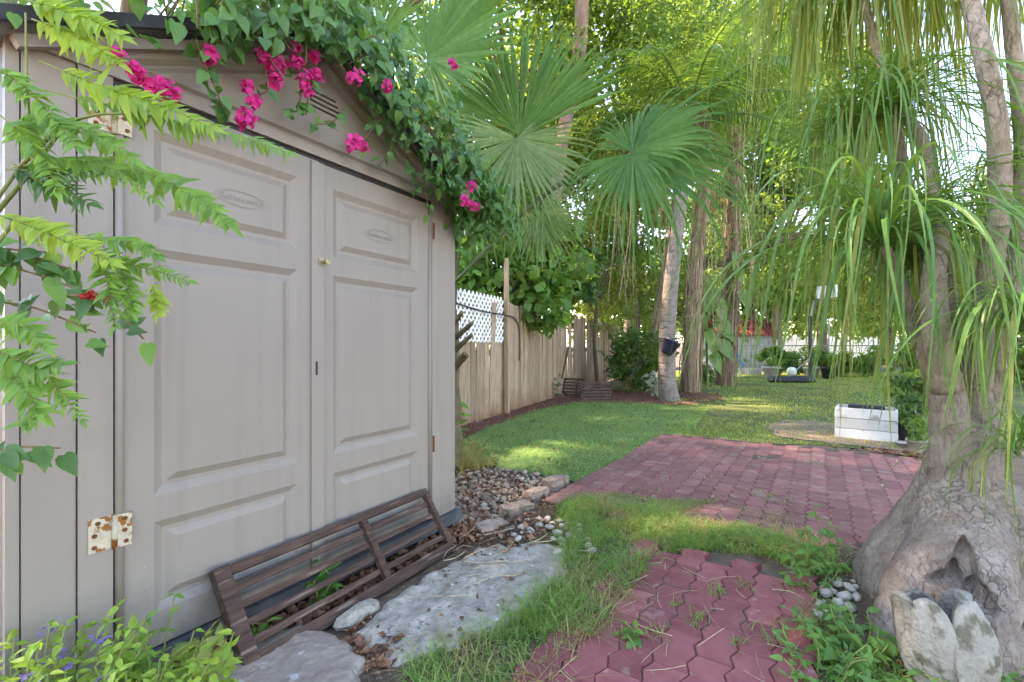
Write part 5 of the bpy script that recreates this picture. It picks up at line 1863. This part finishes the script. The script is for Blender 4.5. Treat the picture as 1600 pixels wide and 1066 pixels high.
# ------------------------------------------------------------------ far end of the garden
# raised bed edging
m = MB()
bed = thing('raised_bed', 'long low raised bed edged with grey timber at the end of the lawn', 'bed', P(1140, 582, 18))
for k in range(3):
    a, b2 = P(1090 + k * 34, 580, 18.2), P(1122 + k * 34, 582, 17.8)
    m = MB(); m.beam(Vector((a.x, a.y, .13)), Vector((b2.x, b2.y, .13)), .12, .26); m.build('timber', 'metal_sheet', bed)
# small metal shed with red roof
ms = thing('metal_shed', 'small grey metal shed with a red roof at the back', 'shed', P(1165, 580, 21))
x0, x1 = P(1128, 541, 21).x, P(1212, 541, 21).x
m = MB(); m.box(((x0 + x1) / 2, 22, .85), (x1 - x0, 2.0, 1.7)); m.build('wall', 'metal_sheet', ms)
nr = 12
for k in range(nr):
    xx = x0 + (x1 - x0) * (k + .5) / nr
    m = MB(); m.box((xx, 20.985, .85), (.05, .03, 1.68)); m.build('rib', 'grey_metal', ms)
m = MB()
rp = [(x0 - .15, 20.8, 1.55), (x1 + .15, 20.8, 1.55), (x1 + .15, 22.1, 2.25), (x0 - .15, 22.1, 2.25)]
m.hexa([Vector(p) for p in rp] + [Vector(p) + Vector((0, 0, .06)) for p in rp]); rf = m.build('roof', 'red_roof', ms)
for k in range(14):
    xx = x0 - .1 + (x1 - x0 + .2) * k / 13
    m = MB(); m.beam((xx, 20.79, 1.64), (xx, 22.05, 2.31), .05, .05); m.build('rib', 'red_roof', rf)
# white vinyl fence
vf = thing('white_fence', 'long white panel fence far behind the lawn', 'fence', (24, 34, 0))
for k in range(12):
    xx = 15.5 + k * 2.4
    m = MB(); m.box((xx + 1.2, 34, .95), (2.26, .04, 1.66)); m.build('panel', 'vinyl', vf)
    m = MB(); m.box((xx, 34, .97), (.13, .13, 1.94)); m.build('post', 'vinyl', vf)
# wire fence posts and rail
wf = thing('wire_fence', 'low wire fence with thin grey posts before the white fence', 'fence', P(1300, 570, 18.5))
for px in (1128, 1178, 1214, 1295, 1365, 1440):
    a = P(px, 541, 18.5)
    m = MB(); m.tube([(a.x, a.y, 0), (a.x, a.y, 1.35 if px != 1295 else 2.2)], .03, 6); m.build('post', 'grey_metal', wf)
m = MB(); m.tube([(P(1120, 541, 18.5).x, 18.5, 1.12), (P(1460, 541, 18.5).x, 18.5, 1.12)], .025, 6); m.build('rail', 'grey_metal', wf)
xa, xb = P(1120, 541, 18.5).x, P(1460, 541, 18.5).x
m = MB()
k = xa
while k < xb:
    for sg in (1, -1):
        m.beam((k, 18.52, 0.03), (k + sg * 1.08, 18.52, 1.11), .006, .006)
    k += .16
tag(m.build('wire_mesh', 'grey_metal', wf), kind='stuff')
# basketball hoop
hb = P(1266, 598, 14.2); hb.z = 0
hoop = thing('basketball_hoop', 'portable basketball hoop with black base at the end of the lawn', 'basketball hoop', hb)
m = MB(); m.tube([hb, hb + Vector((0, 0, 1.95)), hb + Vector((.0, 0, 2.0))], .055, 8); m.build('pole', 'black_plastic', hoop)
m = MB(); m.tube([hb + Vector((0, 0, 1.9)), P(1272, 470, 14.1), P(1290, 472, 13.9)], .03, 6); m.build('arm', 'grey_metal', hoop)
m = MB(); bc = P(1292, 456, 13.9); m.box(bc, (.05, .55, .36), Matrix.Rotation(.5, 3, 'Z')); bb = m.build('backboard', 'vinyl', hoop)
m = MB(); m.tube([bc + Vector((.3, -.1, -.28)) + Vector((.22 * math.cos(a), .22 * math.sin(a), 0)) for a in np.linspace(0, 2 * math.pi, 21)], .012, 6, cap=False); m.build('rim', 'red_roof', hoop)
m = MB(); bcx = P(1236, 595, 14.3); bcx.z = .1; m.box(bcx, (1.2, .55, .17), Matrix.Rotation(-.12, 3, 'Z'), bev=.05); m.build('base', 'black_plastic', hoop)
m = MB(); m.tube([bcx + Vector((-.1, 0, .05)), hb + Vector((0, 0, .75))], .02, 6); m.build('strut', 'grey_metal', hoop)
bm = bmesh.new(); bmesh.ops.create_icosphere(bm, subdivisions=3, radius=.14); me = bpy.data.meshes.new('ball'); bm.to_mesh(me); bm.free()
me.materials.append(MATS['ball_white']); [setattr(p, 'use_smooth', True) for p in me.polygons]
ball = bpy.data.objects.new('ball', me); link(ball, None, bcx + Vector((.05, .05, .23))); tag(ball, 'pale round ball resting on the black hoop base', 'ball')


def pot(name, label, c, r, h, mat, n=0, lm='leaf_mid', ls=.12, spread=.3, cat='pot', group=None):
    t = thing(name, label, cat, c, group)
    m = MB(); m.lathe(c, [(r * .68, 0), (r * .72, .01), (r * .95, h * .82), (r * 1.08, h * .83), (r * 1.08, h), (r * .95, h), (r * .9, h * .9), (r * .2, h * .88)], 18); m.build('pot', mat, t, smooth=True)
    if n:
        C, O, _ = crown_points(Vector(c) + Vector((0, 0, h + spread * .7)), spread, spread, spread * .8, n, clumps=12)
        V, F = leaf_cloud(C, ls, out=O, up=.5); tag(np_obj('plant', V, F, lm, t), kind='stuff')
    return t


c = P(1205, 587, 16); c.z = 0; pot('plant_pot', 'large pale pot with a grey pot and fern inside left of the hoop', c, .27, .42, 'clay_pot', 260, 'leaf_mid', .2, .42)
c = P(1268, 586, 16.4); c.z = 0; pot('plant_pot', 'pale pot half hidden behind the hoop post', c, .25, .38, 'clay_pot', 160, 'leaf_shade', .16, .35)
c = P(1294, 588, 15.8); c.z = 0; pot('plant_pot', 'round black pot in front of the hedge right of the hoop', c, .22, .4, 'black_plastic', 150, 'leaf_mid', .15, .3)
c = G(1432, 706); pot('plant_pot', 'grey ribbed pot at the patio corner beside the swollen tree', c, .085, .13, 'clay_pot', 160, 'leaf_mid', .06, .14)
c = G(1418, 690); pot('plant_pot', 'black nursery pot behind the grey ribbed pot', c, .10, .2, 'black_plastic', 120, 'leaf_shade', .07, .14)
c = G(1412, 700); pot('plant_pot', 'low pale saucer pot between the white planter and the black pot', c, .075, .06, 'clay_pot')
# blue swing frame
sw = thing('blue_frame', 'blue metal tube frame leaning by the grey shed', 'frame', P(1140, 575, 18.6))
for (a, b2) in (((1128, 568), (1147, 541)), ((1147, 541), (1160, 571)), ((1125, 566), (1142, 572)), ((1147, 541), (1138, 572)), ((1156, 562), (1163, 572))):
    m = MB(); m.tube([P(a[0], a[1], 18.3), P(b2[0], b2[1], 18.3)], .035, 6); m.build('tube', 'blue_paint', sw)
# furled umbrella or cloth beside the rooty trunk
uc = G(1069, 604); ut = thing('furled_parasol', 'furled blue and white cloth standing behind the rooty trunk', 'parasol', uc)
m = MB(); m.tube([uc + Vector((.05, 0, .35)), uc + Vector((.05, 0, 1.05)), uc + Vector((.03, 0, 1.25))], [.10, .07, .02], 8); m.build('canopy', 'blue_paint', ut)
m = MB(); m.tube([uc + Vector((.05, 0, .02)), uc + Vector((.05, 0, .34))], [.10, .13], 8); m.build('fringe', 'pale_cloth', ut)

# ------------------------------------------------------------------ white planter box
pa, pb = G(1304, 684), G(1403, 694)
pd = (pb - pa); pw = pd.length; pd.normalize(); pn = Vector((-pd.y, pd.x, 0))
pl = thing('planter_box', 'white painted wooden planter box at the edge of the patio', 'planter', (pa + pb) / 2)
hgt, dep = 0.37, 0.40
Mx = Matrix((pd, pn, UZ)).transposed()
for k in range(3):
    z = hgt * (k + .5) / 3
    for (off, ln, wv, across) in ((pn * 0.012, pw, 0, 0), (pn * (dep - .012), pw, 0, 0)):
        m = MB(); m.box((pa + pb) / 2 + off + UZ * z, (ln, .022, hgt / 3 - .006), Mx, bev=.003); m.build('plank', 'white_paint', pl)
    for e in (pa + pd * .012, pb - pd * .012):
        m = MB(); m.box(e + pn * dep / 2 + UZ * z, (.022, dep - .05, hgt / 3 - .006), Mx, bev=.003); m.build('plank', 'white_paint', pl)
m = MB(); m.box((pa + pb) / 2 + pn * dep / 2 + UZ * (hgt - .08), (pw - .06, dep - .07, .02), Mx); m.build('soil', 'soil', pl)
m = MB(); m.box((pa + pb) / 2 + pn * (dep * .6) + UZ * (hgt - .02), (pw * .6, .10, .09), Mx, bev=.01); m.build('liner', 'black_plastic', pl)

# ------------------------------------------------------------------ feathery shrub and leaves close on the left
LEAFLET = {}
for mt in ('leaf_fern', 'leaf_fern_yellow', 'leaf_shade', 'leaf_lime'):
    LEAFLET[mt] = [heart_leaf('leaflet', mt, 1, .33, .1 + .25 * k, .08, 90 + k, tip=.94) for k in range(4)]


def pinnate(parent, pts, Y, mat, n=14, ls=.03, size_end=.5, nrm=(0.2, -.8, .55), name='leaf', serrate=1):
    """compound leaf: rib with paired toothed leaflets; pts are (px, py) with depth Y (one value or one per point)"""
    ys = Y if hasattr(Y, '__len__') else [Y] * len(pts)
    cur = spline([P(a, b, y) for (a, b), y in zip(pts, ys)], 24)
    nv_ = Vector(nrm).normalized()
    its = []
    for k in range(n):
        t = .12 + .88 * k / (n - 1)
        i = min(22, int(t * 23)); q = cur[i].lerp(cur[i + 1], t * 23 - i)
        d = (cur[i + 1] - cur[i]).normalized()
        s_ = d.cross(nv_).normalized()
        sz = ls * (1 - (1 - size_end) * abs(t - .4) / .6) * random.uniform(.7, 1.15)
        for sg in (1, -1):
            dirv = s_ * sg * 1.0 + d * .6 - UZ * .2 + rvec(.16)
            its.append((random.randrange(4), Matrix.Translation(q) @ (facing(nv_ + rvec(.3), dirv) * sz).to_4x4()))
    its.append((0, Matrix.Translation(cur[-1]) @ (facing(nv_, cur[-1] - cur[-3]) * ls * .8).to_4x4()))
    V, F = stamp(LEAFLET[mat], its)
    o = np_obj(name, V, F, mat, parent, smooth=True)
    m = MB(); m.tube(cur, lerp_list([.0018, .0006], 24), 5); m.build('rib', 'green_stem', o)
    return o


fern = thing('feathery_shrub', 'feathery light green shrub reaching in from the left edge', 'shrub', P(-330, 700, .95) * 1.0 - Vector((0, 0, P(-330, 700, .95).z)))
root = WORLD[fern.name]
m = MB()
hubs = [((95, 205), .92), ((30, 262), .92), ((20, 350), .9), ((-10, 470), .9), ((-10, 560), .88)]
for (hp, hy) in hubs:
    h = P(hp[0], hp[1], hy)
    m.tube(spline([root, root.lerp(h, .5) + Vector((-.1, .02, .25)), h], 14), lerp_list([.014, .008, .003], 14), 6)
m.tube(spline([P(30, 262, .92), P(95, 200, .92), P(148, 180, .92), P(200, 178, .92)], 12), lerp_list([.004, .002], 12), 6)
m.tube(spline([P(48, 225, .92), P(42, 120, .9), P(40, 20, .88)], 10), lerp_list([.003, .0015], 10), 6)
m.build('branches', 'green_stem', fern, smooth=True)
FRONDS = [
    ([(60, 95), (170, 140), (250, 165), (330, 200)], .92, 'leaf_lime', 22, .050),
    ([(70, 140), (180, 170), (270, 190), (380, 215), (450, 240)], .95, 'leaf_fern', 26, .040),
    ([(30, 262), (140, 255), (240, 275), (320, 320), (358, 350)], .96, 'leaf_fern', 24, .052),
    ([(20, 262), (100, 250), (170, 262), (240, 312)], .92, 'leaf_fern', 18, .040),
    ([(10, 210), (60, 190), (140, 205), (210, 250)], .90, 'leaf_fern', 20, .042),
    ([(-20, 100), (30, 130), (80, 180), (120, 230)], .88, 'leaf_fern', 18, .045),
    ([(0, 180), (40, 215), (70, 250), (90, 300)], .88, 'leaf_fern', 16, .04),
    ([(20, 255), (60, 285), (100, 295), (140, 318)], .92, 'leaf_shade', 10, .05),
    ([(10, 265), (60, 268), (100, 275), (150, 272)], .92, 'leaf_shade', 12, .036),
    ([(40, 0), (90, 15), (140, 30), (190, 58)], .9, 'leaf_lime', 18, .05),
    ([(50, 30), (100, 50), (150, 75), (185, 98)], .9, 'leaf_fern_yellow', 16, .045),
    ([(-20, 330), (50, 355), (120, 385), (175, 410)], .9, 'leaf_fern_yellow', 20, .046),
    ([(110, 372), (170, 375), (215, 380), (245, 400)], .95, 'leaf_fern', 16, .034),
    ([(130, 385), (190, 410), (240, 422), (296, 440)], .98, 'leaf_fern', 18, .034),
    ([(150, 395), (165, 430), (175, 470), (180, 510)], .95, 'leaf_fern', 15, .040),
    ([(180, 405), (195, 440), (205, 470), (210, 488)], .97, 'leaf_fern', 13, .036),
    ([(235, 440), (243, 460), (246, 475), (247, 492)], .99, 'leaf_fern_yellow', 11, .030),
    ([(-20, 540), (20, 560), (60, 575), (95, 570)], .88, 'leaf_fern', 14, .046),
    ([(-10, 570), (30, 600), (60, 640), (40, 660)], .88, 'leaf_fern', 14, .045),
    ([(60, 575), (85, 600), (105, 625), (128, 655)], .9, 'leaf_fern', 10, .036),
    ([(-20, 510), (20, 505), (50, 520), (70, 540)], .86, 'leaf_fern', 12, .04),
]
for (pp, Y, mt, n, ls) in FRONDS:
    nrm = (random.uniform(-.2, .5), -.8, random.uniform(.25, .8))
    pinnate(fern, pp, Y, mt, int(n * 1.5), ls * 1.0, nrm=nrm)

# round-leaved branch with red flowers on the left
rl = thing('round_leaved_branch', 'dark round leaved branch with tiny red flowers in front of the shed corner', 'branch', P(-40, 520, .98))
OVAL = [heart_leaf('oval_leaf', mt, 1, .62, .15, .12, 140 + k) for k, mt in enumerate(('leaf_shade', 'leaf_weed', 'leaf_shade'))]
m = MB()
for (a, b2, c_, n) in (((-40, 400), (60, 430), (170, 470), 16), ((-40, 470), (50, 480), (150, 520), 16), ((-40, 430), (30, 400), (110, 420), 12), ((-40, 385), (20, 390), (80, 395), 10), ((80, 460), (160, 470), (225, 530), 12), ((-40, 730), (20, 700), (95, 700), 9)):
    cur = spline([P(a[0], a[1], .98), P(b2[0], b2[1], 1.0), P(c_[0], c_[1], 1.03)], 12)
    m = MB(); m.tube(cur, .0022, 5); m.build('stem', 'twig', rl)
    for k in range(n):
        q = cur[min(11, 1 + int(k / n * 11))] + rvec(.012)
        s_ = random.uniform(.032, .055) * (1.25 if a[1] == 730 else 1)
        piece('leaf', OVAL[random.randrange(3)], rl, q, facing(Vector((.2, -.8, .5)) + rvec(.35), Vector((.4, 0, -.7)) + rvec(.6)).to_euler(), (s_, s_, s_))
for (px, py) in ((132, 463), (141, 461), (165, 463), (158, 466)):
    its = [(random.randrange(3), Matrix.Translation(P(px, py, .98) + rvec(.003)) @ (facing(rvec(1), rvec(1)) * .011).to_4x4()) for _ in range(10)]
    V, F = stamp(BRACT, its); np_obj('flower', V, F, 'petal_red', rl)

# ------------------------------------------------------------------ leafy plants low on the ground
def weed(name, label, base, n_st, h, spread, ls, mat='leaf_weed', per=9, cat='weed', group=None, protos=None):
    t = thing(name, label, cat, base, group)
    pr = protos or [heart_leaf('weed_leaf', mat, 1, .5, .25, .12, 300 + k) for k in range(3)]
    m = MB(); its = []
    for k in range(n_st):
        a = random.uniform(0, 6.28); rr = spread * math.sqrt(random.random())
        hh = h * random.uniform(.5, 1.1)
        top = Vector(base) + Vector((math.cos(a) * rr, math.sin(a) * rr, hh))
        b_ = Vector(base) + Vector((math.cos(a) * rr * .45, math.sin(a) * rr * .45, 0))
        cur = spline([b_, b_.lerp(top, .5) + rvec(.01) + UZ * hh * .1, top], 8)
        m.tube(cur, .0022, 5)
        for j in range(per):
            q = cur[min(7, 1 + int(j / per * 7))]
            aa = j * 2.4 + k
            d = Vector((math.cos(aa), math.sin(aa), random.uniform(-.2, .5)))
            its.append((random.randrange(3), Matrix.Translation(q + d * ls * .15) @ (facing(UZ + rvec(.35) - Vector((0, .35, 0)), d) * ls * random.uniform(.6, 1.1)).to_4x4()))
    tag(m.build('stems', 'green_stem', t), kind='stuff')
    V, F = stamp(pr, its); tag(np_obj('leaves', V, F, mat, t, smooth=True), kind='stuff')
    return t


weed('upright_weed', 'tall light green weed at the patio edge left of the swollen tree', G(1282, 905), 9, .30, .12, .062, 'leaf_weed', 8, group='weeds by the path')
weed('leafy_weed', 'leafy weed at the path edge below the tall weed', G(1262, 918), 12, .13, .15, .042, 'leaf_weed', 8, group='weeds by the path')
weed('leafy_weed', 'spreading weed in front of the left foot of the swollen tree', G(1345, 1035), 26, .12, .26, .045, 'leaf_weed', 9, group='weeds by the path')
weed('leafy_weed', 'weed patch along the lower right edge of the path', G(1280, 1060), 20, .10, .18, .036, 'leaf_weed', 8, group='weeds by the path')
weed('leafy_weed', 'weed clump at the bottom right corner beside the concrete petals', G(1580, 1062), 10, .09, .14, .045, 'leaf_weed', 8, group='weeds by the path')
weed('leafy_weed', 'small weed sprouting through the path pavers on its left', G(985, 1010), 5, .10, .07, .05, 'leaf_weed', 6, group='weeds by the path')
weed('leafy_weed', 'small green plant growing behind the slats of the leaning rack', SP(.66, .08, 0), 6, .20, .07, .06, 'leaf_weed', 6, group='plants under the slatted rack')
weed('leafy_weed', 'tiny sprout showing low through the left slats of the leaning rack', SP(.40, .13, 0), 4, .12, .05, .045, 'leaf_weed', 6, group='plants under the slatted rack')
weed('leafy_weed', 'yellow green plant beside the left end of the leaning rack', SP(.18, .10, 0), 6, .16, .08, .075, 'leaf_variegated', 5, group='plants under the slatted rack')
weed('leafy_weed', 'small leafy plant at the foot of the fence under the pink tree', G(862, 622), 6, .5, .2, .2, 'leaf_shade', 7)
weed('leafy_weed', 'green plant peeking out behind the shed edge', Vector((-.58, 4.6, 0)), 8, .55, .12, .14, 'leaf_weed', 7)
weed('silver_weed', 'silvery narrow leaved weed at the foot of the rounded bush', G(1018, 620), 7, .5, .3, .16, 'leaf_silver', 8)
# flowering bed plants at the lower left
bl = weed('flowering_clump', 'light green clump with purple flowers at the lower left corner', Vector((-1.15, 1.10, 0)), 110, .34, .28, .036, 'leaf_lime', 14, cat='plant')
its = []
for k in range(16):
    q = Vector((-1.15, 1.10, 0)) + Vector((random.gauss(0, .13), random.gauss(0, .12), random.uniform(.26, .36)))
    for j in range(7):
        its.append((random.randrange(3), Matrix.Translation(q + rvec(.005)) @ (facing(UZ + rvec(.6), rvec(1)) * .012).to_4x4()))
V, F = stamp(BRACT, its); tag(np_obj('flowers', V, F, 'petal_purple', bl), kind='stuff')
weed('leafy_clump', 'light green leafy clump at the bottom edge in front of the shed hinge', Vector((-.94, 1.18, 0)), 80, .30, .22, .038, 'leaf_lime', 13, cat='plant')
weed('variegated_plant', 'yellow edged variegated leaves beside the flagstone', G(285, 1062) + Vector((0, -.02, 0)), 9, .12, .12, .08, 'leaf_variegated', 5, cat='plant')
weed('feathery_clump', 'fine leaved green clump rising at the foot of the shed post', Vector((-1.02, 1.32, 0)), 14, .34, .11, .03, 'leaf_fern', 14, cat='plant')

# ------------------------------------------------------------------ grass
def wild(poly, n, h0, h1, w, mat, name, label, bend=(.3, 1.3), thresh=.0, seed=1, z=0.0, segs=4, ns=6.0):
    pts = scatter(poly, int(n))
    nz = vnoise(pts[:, 0], pts[:, 1], ns, seed)
    keep = nz > thresh
    pts, nz = pts[keep], nz[keep]
    N = len(pts)
    P3 = np.concatenate([pts, np.full((N, 1), z)], 1)
    hh = rng.uniform(h0, h1, N) * (.55 + .8 * nz)
    V, F = blades(P3, hh, w * rng.uniform(.6, 1.3, N), rng.uniform(bend[0], bend[1], N), segs=segs)
    return tag(np_obj(name, V, F, mat, origin=(poly[0][0], poly[0][1], 0)), label, 'grass', kind='stuff')


BANK = gpoly((600, 1120), (640, 1040), (700, 1012), (775, 985), (850, 935), (880, 880), (868, 835), (875, 798), (915, 785), (985, 800), (1060, 805), (1160, 840), (1240, 850), (1345, 868), (1350, 905), (1265, 892), (1180, 868), (1060, 866), (1012, 888), (975, 950), (930, 1005), (890, 1050), (870, 1120))
wild(BANK, 9500, .04, .14, .004, 'grass', 'tall_grass', 'long green grass growing between the concrete and the red path', seed=3, thresh=.38, ns=9, bend=(.4, 1.6))
wild(BANK, 2600, .05, .16, .003, 'grass_dry', 'dry_grass', 'dry straw blades among the long green grass', seed=5, thresh=.3, bend=(.5, 1.8))
wild(BANK, 7000, .02, .06, .005, 'grass', 'short_grass', 'short grass at the roots of the long grass', seed=8)
MID = gpoly((905, 800), (950, 775), (1040, 790), (1120, 790), (1190, 810), (1290, 850), (1300, 868), (1180, 858), (1060, 835), (950, 830))
wild(MID, 6000, .02, .06, .004, 'grass', 'patio_grass', 'grass creeping over the near edge of the patio', seed=12, thresh=.45, z=.02, segs=3)
wild(MID, 1200, .02, .06, .0035, 'grass_dry', 'patio_straw', 'dry straw lying over the near edge of the patio', seed=13, thresh=.45, z=.03, segs=3, bend=(1, 2))
EDGE_R = gpoly((1195, 1120), (1235, 1000), (1262, 940), (1320, 960), (1330, 1000), (1420, 1066), (1420, 1120))
wild(EDGE_R, 900, .03, .10, .004, 'grass', 'edge_grass', 'grass among the weeds right of the path', seed=15)
# tufts in the joints of the path and the patio
tufts = []
for (px, py, n, sp) in ((1117, 935, 45, .03), (1085, 975, 26, .02), (1165, 925, 30, .03), (1222, 985, 26, .025), (1088, 985, 16, .02), (1018, 1005, 30, .03), (1055, 955, 16, .015), (1195, 1010, 26, .03), (1150, 1020, 20, .02), (1225, 935, 30, .03),
                        (1190, 782, 80, .09), (1215, 790, 60, .08), (1130, 780, 40, .06), (1280, 733, 50, .06), (1130, 715, 40, .08), (1170, 810, 50, .06), (1225, 815, 50, .06), (1090, 800, 50, .08), (1020, 775, 50, .08), (960, 790, 60, .08)):
    c = G(px, py)
    q = np.array([[c.x, c.y]]) + rng.normal(0, sp, (n, 2))
    tufts.append(np.concatenate([q, np.full((n, 1), .022)], 1))
T = np.concatenate(tufts)
V, F = blades(T, rng.uniform(.02, .065, len(T)), rng.uniform(.002, .0045, len(T)), rng.uniform(.4, 1.6, len(T)), segs=3)
tag(np_obj('joint_grass', V, F, 'grass', origin=tuple(T[0])), 'small grass tufts in the joints of the red pavers', 'grass', kind='stuff')
# turf and lawn
pts = scatter(TURF, 34000)
V, F = blades(np.concatenate([pts, np.full((len(pts), 1), .010)], 1), rng.uniform(.015, .05, len(pts)) * (.5 + vnoise(pts[:, 0], pts[:, 1], 7, 51)), np.full(len(pts), .006), rng.uniform(.4, 1.6, len(pts)), segs=2)
tag(np_obj('turf_grass', V, F, 'grass_turf', origin=(*TURF[0], 0)), 'dense blue green grass of the turf patch beside the fence', 'grass', kind='stuff')
pts = scatter([p for p in LAWN], 90000)
pts = pts[(pts[:, 0] < pts[:, 1] * 1.0 + .5)]
d_ok = ~inside(DIRT, pts[:, 0], pts[:, 1])
nz = vnoise(pts[:, 0], pts[:, 1], 2.0, 21)
pts = pts[d_ok & (nz > .18)]
nz = np.clip(vnoise(pts[:, 0], pts[:, 1], 2.0, 21), .2, 1)
V, F = blades(np.concatenate([pts, np.full((len(pts), 1), .006)], 1), rng.uniform(.02, .06, len(pts)) * (.5 + nz), .007 + .0005 * pts[:, 1], rng.uniform(.3, 1.4, len(pts)), segs=2)
tag(np_obj('lawn_grass', V, F, 'grass_lawn', origin=(3, 7, 0)), 'short sunny yellow green lawn grass', 'grass', kind='stuff')
pts = scatter(DIRT, 900)
V, F = blades(np.concatenate([pts, np.full((len(pts), 1), .014)], 1), rng.uniform(.02, .05, len(pts)), np.full(len(pts), .008), rng.uniform(.4, 1.5, len(pts)), segs=2)
tag(np_obj('thin_grass', V, F, 'grass_lawn', origin=(*DIRT[0], 0)), 'sparse grass growing in the bare dirt beside the white planter', 'grass', kind='stuff')
LEDGE = gpoly((1040, 672), (1100, 650), (1190, 662), (1215, 690), (1300, 694), (1320, 700), (1200, 690), (1080, 690))
wild(LEDGE, 2600, .02, .06, .008, 'grass_lawn', 'lawn_edge_grass', 'ragged yellow grass along the far edge of the patio', seed=31, thresh=.25, segs=2)
wild(gpoly((718, 745), (722, 700), (748, 705), (772, 730), (748, 742)), 500, .12, .32, .006, 'grass_dry', 'pale_grass', 'arching pale grass behind the shed corner', seed=33, bend=(.8, 1.8))

# ------------------------------------------------------------------ fallen leaves, twigs and mulch
def litter(poly, n, s0, s1, mat, name, label, z=.006, zr=.02, slim=.55):
    q = scatter(poly, n)
    C = np.concatenate([q, (z + rng.uniform(0, zr, n))[:, None]], 1)
    V, F = leaf_cloud(C, (s0 + s1) / 2, up=.9, jit=(s1 - s0) / (s1 + s0), slim=slim)
    return tag(np_obj(name, V, F, mat, origin=(poly[0][0], poly[0][1], 0)), label, 'litter', kind='stuff')


UNDER = [tuple(SP(u, w, 0)[:2]) for u, w in ((.0, .02), (1.75, .02), (1.75, .30), (1.2, .16), (.1, .18))]
litter(UNDER, 900, .03, .075, 'dead_leaf', 'dead_leaves', 'brown dead leaves lying along the shed under the rack', zr=.035)
litter(gpoly((700, 850), (712, 740), (760, 732), (830, 760), (870, 790), (880, 830), (820, 870), (720, 880)), 800, .02, .06, 'dead_leaf', 'dead_leaves', 'brown dead leaves scattered through the pebble bed', zr=.04)
litter(gpoly((520, 1030), (560, 960), (600, 985), (640, 1010), (600, 1066)), 160, .02, .06, 'dead_leaf', 'dead_leaves', 'brown dead leaves between the flagstone and the concrete', zr=.02)
litter(MULCH, 2600, .02, .06, 'dead_leaf', 'bark_mulch', 'reddish bark mulch along the foot of the fence', z=.02, zr=.02, slim=.35)
litter(gpoly((1300, 700), (1460, 715), (1475, 735), (1400, 712)), 260, .03, .07, 'dead_leaf', 'dead_leaves', 'dead leaves along the far right edge of the patio', zr=.03)
litter(gpoly((880, 770), (1060, 690), (1420, 715), (1340, 860)), 90, .012, .035, 'dry_straw', 'straw_bits', 'scattered pale bits and leaf scraps on the patio', z=.037, zr=.004)
litter(gpoly((1330, 980), (1600, 950), (1640, 1066), (1450, 1120)), 350, .02, .05, 'dead_leaf', 'dead_leaves', 'brown dead leaves under the swollen tree', zr=.02)
litter(PAD, 40, .012, .04, 'dead_leaf', 'dead_leaves', 'few brown leaf scraps lying on the concrete', z=.032, zr=.008)
litter(TURF, 420, .02, .05, 'dead_leaf', 'dead_leaves', 'few brown leaves lying on the green turf', z=.03, zr=.01)
m = MB()
for k in range(28):
    q = scatter(gpoly((700, 870), (720, 840), (820, 850), (880, 860), (820, 900), (650, 960)), 1)[0]
    a = random.uniform(-.4, 1.2); l = random.uniform(.05, .22)
    p0 = Vector((q[0], q[1], .035)); p1 = p0 + Vector((math.cos(a) * l, math.sin(a) * l, random.uniform(-.005, .02)))
    m.tube(spline([p0, p0.lerp(p1, .5) + rvec(.008), p1], 5), random.uniform(.0012, .003), 4)
for k in range(70):
    q = scatter(PATH, 1)[0]
    a = random.uniform(0, 3); l = random.uniform(.04, .16)
    p0 = Vector((q[0], q[1], .034)); p1 = p0 + Vector((math.cos(a) * l, math.sin(a) * l, random.uniform(0, .012)))
    m.tube(spline([p0, p0.lerp(p1, .5) + rvec(.006), p1], 5), random.uniform(.0008, .0018), 4)
tag(m.build('straw', 'dry_straw', origin=(0, 2.2, 0)), 'thin twigs and straw lying on the concrete and the path', 'litter', kind='stuff')
m = MB()
for k in range(110):
    q = scatter(PAD, 1)[0]
    s_ = random.uniform(.001, .003) + (.006 if k % 14 == 0 else 0)
    v_, f_ = rough_solid(k % 9, s_, s_, s_ * .7, .1, 1)
    m.add([p + Vector((q[0], q[1], .031)) for p in v_], f_)
tag(m.build('grit', 'white_pebble', origin=(-.3, 2.2, 0)), 'loose pale grit on the concrete', 'gravel', kind='stuff')
